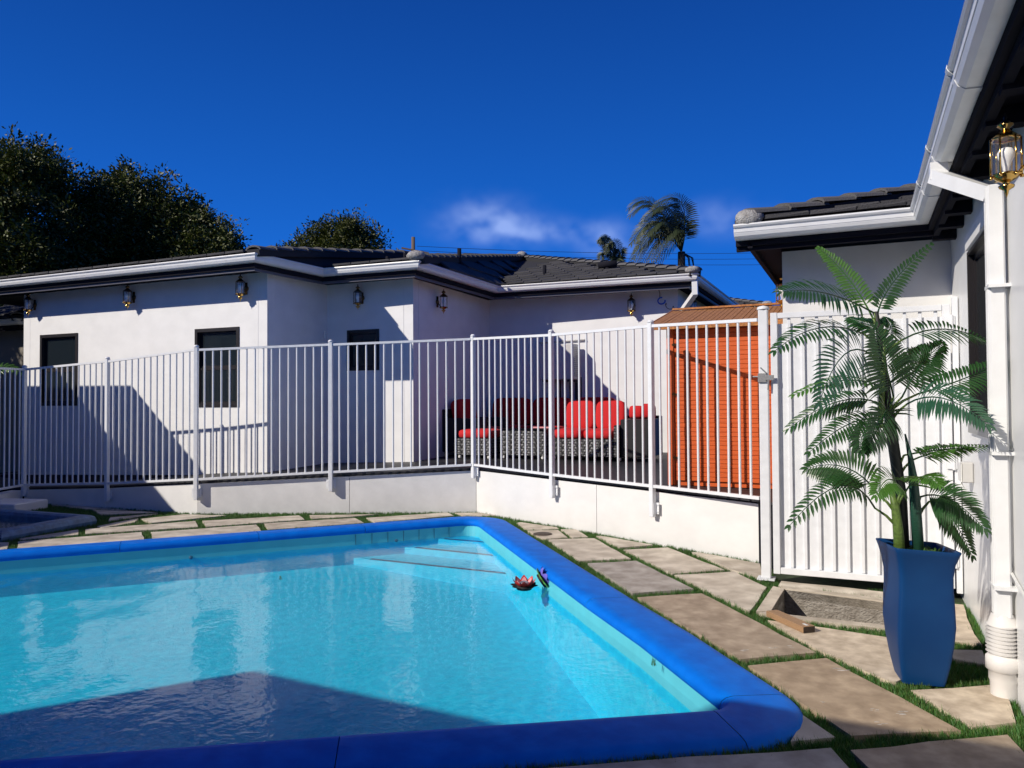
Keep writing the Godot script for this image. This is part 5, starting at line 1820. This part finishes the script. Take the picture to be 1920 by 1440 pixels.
func make_palm() -> void:
	var at := Vector3(1.98, 0, -3.85)
	# twisted square planter
	var pot := thing("planter", "tall twisted square blue planter standing on the slab near the house wall", "planter", at + Vector3(0.05, -0.003, 0.0))
	var st := new_st(true)
	var prof := [[0.0, 0.112, 0.26], [0.02, 0.117, 0.25], [0.10, 0.134, 0.22], [0.20, 0.149, 0.19], [0.29, 0.156, 0.16], [0.38, 0.152, 0.14], [0.46, 0.147, 0.13], [0.53, 0.147, 0.12], [0.59, 0.156, 0.12], [0.635, 0.170, 0.12], [0.660, 0.180, 0.12], [0.664, 0.178, 0.12], [0.655, 0.168, 0.12], [0.60, 0.148, 0.12], [0.55, 0.138, 0.12]]
	var rings := []
	for p in prof:
		var r := []
		for i in 48:
			var f := TAU * i / 48.0
			var e := 0.16
			var x: float = signf(cos(f)) * pow(absf(cos(f)), e)
			var z: float = signf(sin(f)) * pow(absf(sin(f)), e)
			var v: Vector2 = (Vector2(x, z) * p[1] * 0.86).rotated(p[2])
			var lift: float = 0.022 * (v.x * -0.6) / 0.2 if p[0] > 0.6 else 0.0
			r.append(Vector3(v.x, p[0] + lift, v.y))
		rings.append(r)
	skin(st, rings, true, false)
	mi(pot, "shell", done(st), M.pot_blue)
	st = new_st()
	box(st, Vector3(-0.09, 0.001, -0.09), Vector3(0.09, 0.012, 0.09), Transform3D(Basis(Vector3.UP, -0.26), Vector3.ZERO))
	mi(pot, "base", done(st), M.pot_blue)
	# moss filling
	rng.seed = 31
	var ms := new_st(true)
	lathe(ms, [Vector2(0.0, 0.605), Vector2(0.07, 0.60), Vector2(0.10, 0.585), Vector2(0.125, 0.57)], 20, Vector3(0.05, 0, 0))
	for k in 420:
		var f := rng.randf_range(0, TAU)
		var r := 0.115 * sqrt(rng.randf())
		var p := Vector3(0.05 + cos(f) * r, 0.60 - 0.02 * r / 0.14 + rng.randf_range(-0.004, 0.012), sin(f) * r)
		var a := Vector3(rng.randf_range(-1, 1), rng.randf_range(0.2, 1), rng.randf_range(-1, 1)).normalized() * rng.randf_range(0.010, 0.022)
		var b := a.cross(Vector3.UP).normalized() * 0.006
		tri(ms, p - b, p + b, p + a)
	var moss := mi(self, "moss", done(ms), M.moss, at + Vector3(0, 0.042, 0))
	tag(moss, "green moss covering the top of the blue planter", "moss")
	moss.set_meta("kind", "stuff")
	# palm
	var palm := thing("palm_plant", "artificial areca palm with arching green fronds standing in the blue planter", "palm", at + Vector3(0, 0.58, 0))
	var dn := Vector3(0, -0.58, 0)
	var stems := [[[Vector3(0.0, 0.58, -0.03), Vector3(-0.011, 0.908, -0.03), Vector3(-0.046, 1.176, -0.03), Vector3(-0.083, 1.418, -0.02), Vector3(-0.11, 1.661, -0.01), Vector3(-0.135, 1.84, 0.0)], [0.029, 0.028, 0.027, 0.024, 0.018, 0.010], "trunk_dark"],
		[[Vector3(0.045, 0.58, 0.03), Vector3(0.036, 0.854, 0.02), Vector3(0.030, 0.99, 0.015), Vector3(0.020, 1.10, 0.01), Vector3(0.0, 1.22, 0.0)], [0.027, 0.026, 0.022, 0.013, 0.004], "trunk_green"],
		[[Vector3(-0.060, 0.58, 0.05), Vector3(-0.066, 0.75, 0.045), Vector3(-0.075, 0.86, 0.04), Vector3(-0.095, 0.96, 0.03)], [0.027, 0.024, 0.020, 0.010], "stem_green"],
		[[Vector3(-0.125, 1.25, 0.0), Vector3(-0.115, 1.40, 0.0), Vector3(-0.105, 1.55, 0.0), Vector3(-0.095, 1.75, 0.0)], [0.014, 0.015, 0.013, 0.008], "stem_green"]]
	for s in stems:
		var pts := []
		for p in s[0]:
			pts.append(p + dn)
		st = new_st(true)
		tube(st, pts, s[1], 10)
		mi(palm, "stem", done(st), M[s[2]])
	for f in FRONDS:
		var m := frond_mesh(f[0] + dn, f[1] + dn, f[2] + dn, f[4] * 1.18, f[5], 24, 0.0076, 0.24, 0.0050)
		var leaf := mi(palm, "frond", m, M["palm_leaf_%d" % f[3]])
		# leaf stalk from the trunk to the blade
		var low: float = f[0].y - 0.09
		var axis: Array = stems[0][0] if f[0].y > 1.05 else (stems[1][0] if f[0].x > 0.0 else stems[2][0])
		var root: Vector3 = axis[0]
		for q in axis.size() - 1:
			if low >= axis[q].y and low <= axis[q + 1].y:
				root = axis[q].lerp(axis[q + 1], (low - axis[q].y) / (axis[q + 1].y - axis[q].y))
		if low > axis[axis.size() - 1].y:
			root = axis[axis.size() - 1]
		st = new_st(true)
		tube(st, [root + dn, root.lerp(f[0], 0.5) + dn + Vector3(0, 0.01, 0), f[0] + dn], [0.009, 0.007, 0.005], 6)
		mi(leaf, "stalk", done(st), M.stem_green)

# ---------------------------------------------------------------- floating lotus lamps
func petal(st: SurfaceTool, dir: float, long: float, wide: float, rise: float, base_r: float, y: float) -> void:
	var d := Vector3(cos(dir), 0, sin(dir))
	var s := Vector3(-sin(dir), 0, cos(dir))
	var rows := []
	for k in 6:
		var t := k / 5.0
		var w := wide * sin(PI * clampf(t * 0.86 + 0.10, 0, 1))
		var c := d * (base_r + long * t * (1.0 - 0.15 * t)) + Vector3(0, y + rise * t * t, 0)
		rows.append([c - s * w + Vector3(0, 0.25 * w, 0), c, c + s * w + Vector3(0, 0.25 * w, 0)])
	for k in 5:
		for i in 2:
			quad(st, rows[k][i], rows[k + 1][i], rows[k + 1][i + 1], rows[k][i + 1])

func lotus(at: Vector3, tilt: Basis, label: String, main: String, inner: String, under: String) -> void:
	var l := thing("floating_lotus", label, "floating lamp", at, 0.0, "floating lotus flower lamps in the pool")
	var g := Transform3D(tilt, Vector3.ZERO)
	var st := new_st(true)
	tube(st, [Vector3(0, -0.012, 0), Vector3(0, 0.014, 0)], 0.062, 16)
	mi(l, "float", done(st), M.foam_black).transform = g
	for k in 8:
		st = new_st(true)
		petal(st, TAU * k / 8.0 + 0.2, 0.085, 0.036, 0.018, 0.040, 0.002)
		mi(l, "leaf", done(st), M[under]).transform = g
	for k in 8:
		st = new_st(true)
		petal(st, TAU * k / 8.0, 0.070, 0.031, 0.058, 0.035, 0.014)
		mi(l, "petal", done(st), M[main]).transform = g
	for k in 6:
		st = new_st(true)
		petal(st, TAU * (k + 0.5) / 6.0, 0.042, 0.022, 0.045, 0.030, 0.020)
		mi(l, "petal", done(st), M[inner]).transform = g
	st = new_st(true)
	lathe(st, [Vector2(0.034, 0.016), Vector2(0.036, 0.040), Vector2(0.032, 0.045), Vector2(0.030, 0.043), Vector2(0.0, 0.043)], 20)
	mi(l, "solar_disc", done(st), M.solar_grey).transform = g

# ---------------------------------------------------------------- trees and things beyond
func sprig_mesh() -> ArrayMesh:
	var v := PackedVector3Array()
	var n := PackedVector3Array()
	var c := PackedColorArray()
	for k in 13:
		var d := Vector3(rng.randf_range(-1, 1), rng.randf_range(-0.55, 1), rng.randf_range(-1, 1)).normalized()
		var p := d * rng.randf_range(0.04, 0.26)
		var s := d.cross(Vector3(rng.randf_range(-1, 1), rng.randf_range(-1, 1), rng.randf_range(-1, 1))).normalized()
		var long := rng.randf_range(0.075, 0.125)
		var w := long * 0.26
		var q := [p, p + d * long * 0.5 + s * w, p + d * long, p + d * long * 0.5 - s * w]
		var nn := d.cross(s).normalized()
		var tone := rng.randf_range(0.85, 1.15)
		var col := Color(0.062 * tone, 0.080 * tone, 0.013 * tone)
		for i in [0, 1, 2, 0, 2, 3]:
			v.append(q[i])
			n.append(nn if (q[2] - q[0]).cross(q[1] - q[0]).dot(nn) > 0 else -nn)
			c.append(col)
	var arr := []
	arr.resize(Mesh.ARRAY_MAX)
	arr[Mesh.ARRAY_VERTEX] = v
	arr[Mesh.ARRAY_NORMAL] = n
	arr[Mesh.ARRAY_COLOR] = c
	var m := ArrayMesh.new()
	m.add_surface_from_arrays(Mesh.PRIMITIVE_TRIANGLES, arr)
	return m

# lobes: [x, y, z, rx, ry, rz] relative to the foot
func tree(label: String, foot: Vector3, lobes: Array, sprigs: int, sprig: ArrayMesh, trunk_r := 0.2) -> void:
	var t := thing("tree", label, "tree", foot, 0.0, "evergreen trees behind the house")
	var st := new_st(true)
	var first := Vector3(lobes[0][0], lobes[0][1] - lobes[0][4] * 0.3, lobes[0][2])
	tube(st, [Vector3.ZERO, Vector3(0.05, first.y * 0.25, 0), Vector3(-0.08 + first.x * 0.3, first.y * 0.55, 0), first], [trunk_r, trunk_r * 0.85, trunk_r * 0.7, trunk_r * 0.3], 9)
	mi(t, "trunk", done(st), M.bark)
	for l in lobes:
		var e := Vector3(l[0], l[1] + l[4] * 0.2, l[2])
		var b := Vector3(first.x * 0.2, first.y * rng.randf_range(0.3, 0.55), 0)
		st = new_st(true)
		tube(st, [b, b.lerp(e, 0.4) + Vector3(rng.randf_range(-0.3, 0.3), 0.3, rng.randf_range(-0.3, 0.3)), e], [trunk_r * 0.5, trunk_r * 0.36, trunk_r * 0.1], 7)
		mi(t, "limb", done(st), M.bark)
	var spots := []
	var total := 0.0
	for l in lobes:
		total += l[3] * l[4] * l[5]
	for l in lobes:
		var n := int(sprigs * l[3] * l[4] * l[5] / total)
		# small clumps spread through the lobe, mostly near its skin
		var clumps := maxi(10, int(n / 22.0))
		for k in clumps:
			var d := Vector3(rng.randfn(), rng.randfn(), rng.randfn()).normalized()
			var r := pow(rng.randf(), 0.36)
			var c := Vector3(l[0] + d.x * r * l[3], l[1] + d.y * r * l[4], l[2] + d.z * r * l[5])
			for i in 22:
				var o := Vector3(rng.randfn(), rng.randfn() * 1.3, rng.randfn()) * 0.165
				spots.append(c + o)
	var src := sprig.surface_get_arrays(0)
	var sv: PackedVector3Array = src[Mesh.ARRAY_VERTEX]
	var sn: PackedVector3Array = src[Mesh.ARRAY_NORMAL]
	var sc: PackedColorArray = src[Mesh.ARRAY_COLOR]
	var v := PackedVector3Array()
	var n := PackedVector3Array()
	var c := PackedColorArray()
	for p in spots:
		var b := Basis.from_euler(Vector3(rng.randf_range(-0.6, 0.6), rng.randf_range(0, TAU), rng.randf_range(-0.6, 0.6)))
		var tr := Transform3D(b.scaled(Vector3.ONE * rng.randf_range(0.75, 1.35)), p)
		v.append_array(tr * sv)
		n.append_array(Transform3D(b, Vector3.ZERO) * sn)
		var g := rng.randf_range(0.7, 1.25)
		var tint := Color(g * rng.randf_range(0.95, 1.2), g, g * 0.9)
		for q in sc:
			c.append(q * tint)
	var arr := []
	arr.resize(Mesh.ARRAY_MAX)
	arr[Mesh.ARRAY_VERTEX] = v
	arr[Mesh.ARRAY_NORMAL] = n
	arr[Mesh.ARRAY_COLOR] = c
	var crown := ArrayMesh.new()
	crown.add_surface_from_arrays(Mesh.PRIMITIVE_TRIANGLES, arr)
	mi(t, "crown", crown, M.tree_leaf)

func far_palm(label: String, foot: Vector3, tall: float, size: float, blow: float, n: int) -> void:
	var p := thing("palm_tree", label, "palm tree", foot, 0.0, "palm trees behind the houses")
	var st := new_st(true)
	var top := Vector3(0.1, tall, 0)
	tube(st, [Vector3.ZERO, Vector3(0.05, tall * 0.5, 0), top], [0.26, 0.2, 0.17], 9)
	mi(p, "trunk", done(st), M.bark)
	for k in n:
		var f := TAU * k / n + rng.randf_range(-0.2, 0.2)
		var up := rng.randf_range(-0.1, 1.1)
		var d := Vector3(cos(f) * 0.5, 0, sin(f) * 0.5)
		# the wind drives every frond over to the left
		var m := top + (d * 0.45 + Vector3(-blow * 0.22, 0.28 + 0.55 * up, 0)) * size
		var e := top + (d * 0.42 + Vector3(-blow * 0.66, -0.35 + 1.15 * up, 0)) * size
		mi(p, "frond", frond_mesh(top, m, e, 0.66 * size / 2.6, 0.45, 40, 0.020, 0.22, 0.03), M.far_palm)
	for k in 4:
		st = new_st(true)
		var x := rng.randf_range(0.1, 0.5)
		tube(st, [top, top + Vector3(x, -0.3, 0.1), top + Vector3(x * 1.4, -1.1 - 0.3 * k, 0.1)], [0.03, 0.025, 0.01], 5)
		mi(p, "dead_stalk", done(st), M.bark)

func make_far() -> void:
	rng.seed = 404
	var sp := sprig_mesh()
	tree("tallest dark evergreen tree at the left edge of the picture", Vector3(-14.6, 0, -22), [[-1.6, 6.6, 0, 2.0, 2.3, 1.8], [0.3, 6.3, 0.2, 1.8, 2.6, 1.6], [1.7, 7.0, 0, 0.65, 1.2, 0.9], [-0.2, 3.9, 0, 2.4, 2.0, 1.6], [-0.9, 8.3, 0, 0.6, 0.8, 0.6], [0.4, 8.2, 0, 0.7, 0.8, 0.7], [1.1, 5.2, 0.1, 1.2, 1.3, 1.2]], 15000, sp, 0.28)
	tree("dark evergreen tree with two pointed tops next to the tallest tree", Vector3(-12.2, 0, -23.5), [[0.0, 6.3, 0, 1.3, 2.1, 1.3], [-0.6, 5.0, 0, 1.3, 1.6, 1.2], [0.25, 8.0, 0, 0.5, 0.9, 0.5], [-0.55, 7.2, 0, 0.45, 0.9, 0.5], [0.6, 4.2, 0, 1.3, 1.6, 1.2]], 8000, sp, 0.2)
	tree("middle tree of the dark row, above the wall lantern by the corner", Vector3(-10.7, 0, -24), [[0.0, 6.0, 0, 1.2, 2.0, 1.2], [-0.5, 7.5, 0, 0.55, 1.0, 0.5], [0.45, 7.3, 0, 0.55, 0.9, 0.5], [0.0, 4.2, 0, 1.5, 1.6, 1.3]], 7500, sp, 0.2)
	tree("right-hand end tree of the dark row, lower and rounder", Vector3(-9.35, 0, -23.6), [[0.0, 5.2, 0, 1.15, 1.6, 1.1], [-0.45, 6.5, 0, 0.5, 0.8, 0.5], [0.45, 6.0, 0, 0.6, 0.9, 0.6], [0.7, 4.7, 0, 0.8, 1.0, 0.8], [0.0, 3.9, 0, 1.3, 1.4, 1.2]], 7000, sp, 0.2)
	tree("lone bushy tree standing above the middle of the roof", Vector3(-7.0, 0, -30), [[0.25, 6.9, 0, 1.1, 1.8, 1.1], [0.95, 6.9, 0, 0.85, 1.6, 1.0], [-0.75, 6.9, 0, 0.9, 1.3, 0.9], [-1.65, 6.6, 0, 0.65, 1.1, 0.6], [0.2, 5.0, 0, 1.7, 1.6, 1.3], [-1.2, 5.3, 0, 1.1, 1.3, 0.9]], 10000, sp, 0.25)
	tree("small tuft of a tree between lone bushy tree and utility pole", Vector3(-5.9, 0, -40), [[0.0, 7.6, 0, 0.42, 1.5, 0.4], [0.0, 6.2, 0, 0.6, 1.2, 0.5]], 700, sp, 0.12)
	tree("dark shrubs filling the passage beside the house at the far left", Vector3(-11.5, 0, -17.5), [[0, 2.2, 0, 1.3, 1.8, 0.8], [-1.8, 2.4, 0.2, 1.4, 2.0, 0.8]], 1500, sp, 0.1)
	tree("broad evergreen tree added outside the picture to shade the passage", hs(-20.0, 0, 5.0), [[0, 4.6, 0, 2.4, 2.6, 2.2], [1.2, 3.6, 0.5, 1.8, 2.0, 1.6], [-1.2, 3.8, 0.2, 1.8, 2.0, 1.6], [0.4, 6.4, 0, 1.4, 1.3, 1.3]], 7000, sp, 0.3)  # unseen tree, added only to throw shade on the passage wall
	rng.seed = 11
	far_palm("windswept palm tree with fronds blown to the left above the roof", Vector3(7.75, 0, -35), 8.2, 2.7, 1.0, 19)
	far_palm("tip of a second palm tree just showing over the tiled roof", Vector3(6.05, 0, -45), 9.1, 2.0, 0.35, 13)
	# fan plant by the passage
	var fp := thing("garden_plant", "green leafy plant in the dark passage behind the fence at the far left", "plant", Vector3(-9.35, 0.18, -13.2))
	for k in 9:
		var f := TAU * k / 9.0
		var d := Vector3(cos(f), 0, sin(f) * 0.7)
		mi(fp, "frond", frond_mesh(Vector3(0, 0.9, 0), Vector3(0, 1.75, 0) + d * 0.35, Vector3(0, 1.75, 0) + d * 0.85, 0.22, 0.5, 12, 0.016, 0.3, 0.012), M.palm_leaf_1)
	var st := new_st(true)
	tube(st, [Vector3.ZERO, Vector3(0.02, 0.5, 0), Vector3(0, 1.0, 0)], [0.05, 0.045, 0.04], 8)
	mi(fp, "stem", done(st), M.bark)
	# utility pole and wires
	var pole := thing("utility_pole", "distant wooden utility pole with cross-arm above the roof", "utility pole", Vector3(-6.45, 0, -50))
	st = new_st(true)
	tube(st, [Vector3.ZERO, Vector3(0, 12.2, 0)], [0.2, 0.12], 8)
	mi(pole, "mast", done(st), M.pole_wood)
	for a in [[11.35, 0.75, 0.25], [10.6, 0.3, 0.1]]:
		st = new_st()
		bar(st, Vector3(-a[1], a[0] + 0.12, 0.1), Vector3(a[1] + 0.3, a[0] - a[2], 0.1), 0.09, 0.11)
		mi(pole, "cross_arm", done(st), M.pole_wood)
	var k := 0
	for w in [[Vector3(-6.2, 11.6, -50), Vector3(24, 13.4, -62), "upper overhead wire running right from the utility pole"], [Vector3(-6.0, 11.3, -50), Vector3(24, 12.9, -62), "middle overhead wire running right from the utility pole"], [Vector3(-5.8, 11.0, -50), Vector3(24, 12.4, -62), "lower overhead wire running right from the utility pole"], [Vector3(7.5, 4.7, -30), Vector3(16.0, 6.1, -30), "thin service wire to the right of the house with the dark hip roof"], [Vector3(8.2, 4.1, -26), Vector3(14.0, 5.2, -26), "lower thin service wire beside the near house wall"]]:
		st = new_st()
		var pts := []
		for i in 13:
			var f := i / 12.0
			pts.append(w[0].lerp(w[1], f) + Vector3(0, -1.2 * f * (1 - f), 0))
		tube(st, pts, 0.014 if k < 3 else 0.008, 4)
		var o := mi(self, numbered("overhead_wire"), done(st), M.wire)
		tag(o, w[2], "wire", "overhead wires")
		k += 1

# ----------------------------------------------------------------
func _ready() -> void:
	rng.seed = 1
	make_view()
	make_materials()
	make_tile_meshes()
	make_ground()
	make_pool()
	make_spa()
	make_wall_and_deck()
	main_house()
	right_house()
	court_wings()
	far_houses()
	make_fence()
	make_gate()
	make_pit()
	make_shed()
	make_furniture()
	make_wall_fittings()
	make_lanterns()
	make_far()
	make_palm()
	rng.seed = 3
	lotus(Vector3(0.088, -0.10, -6.16), Basis(Vector3(1, 0, 0), 0.06), "red floating lotus lamp with grey solar disc on the pool water", "petal_red", "petal_pink", "foam_black")
	lotus(Vector3(0.235, -0.065, -6.24), Basis(Vector3(0, 0, 1), -0.25) * Basis(Vector3(1, 0, 0), 0.3) * Basis(Vector3(0, 1, 0), 0.3) * Basis(Vector3(0, 0, 1), -0.75), "violet floating lotus lamp with lime leaves tipped up beside the red one", "petal_violet", "petal_navy", "leaf_lime")
	make_turf()
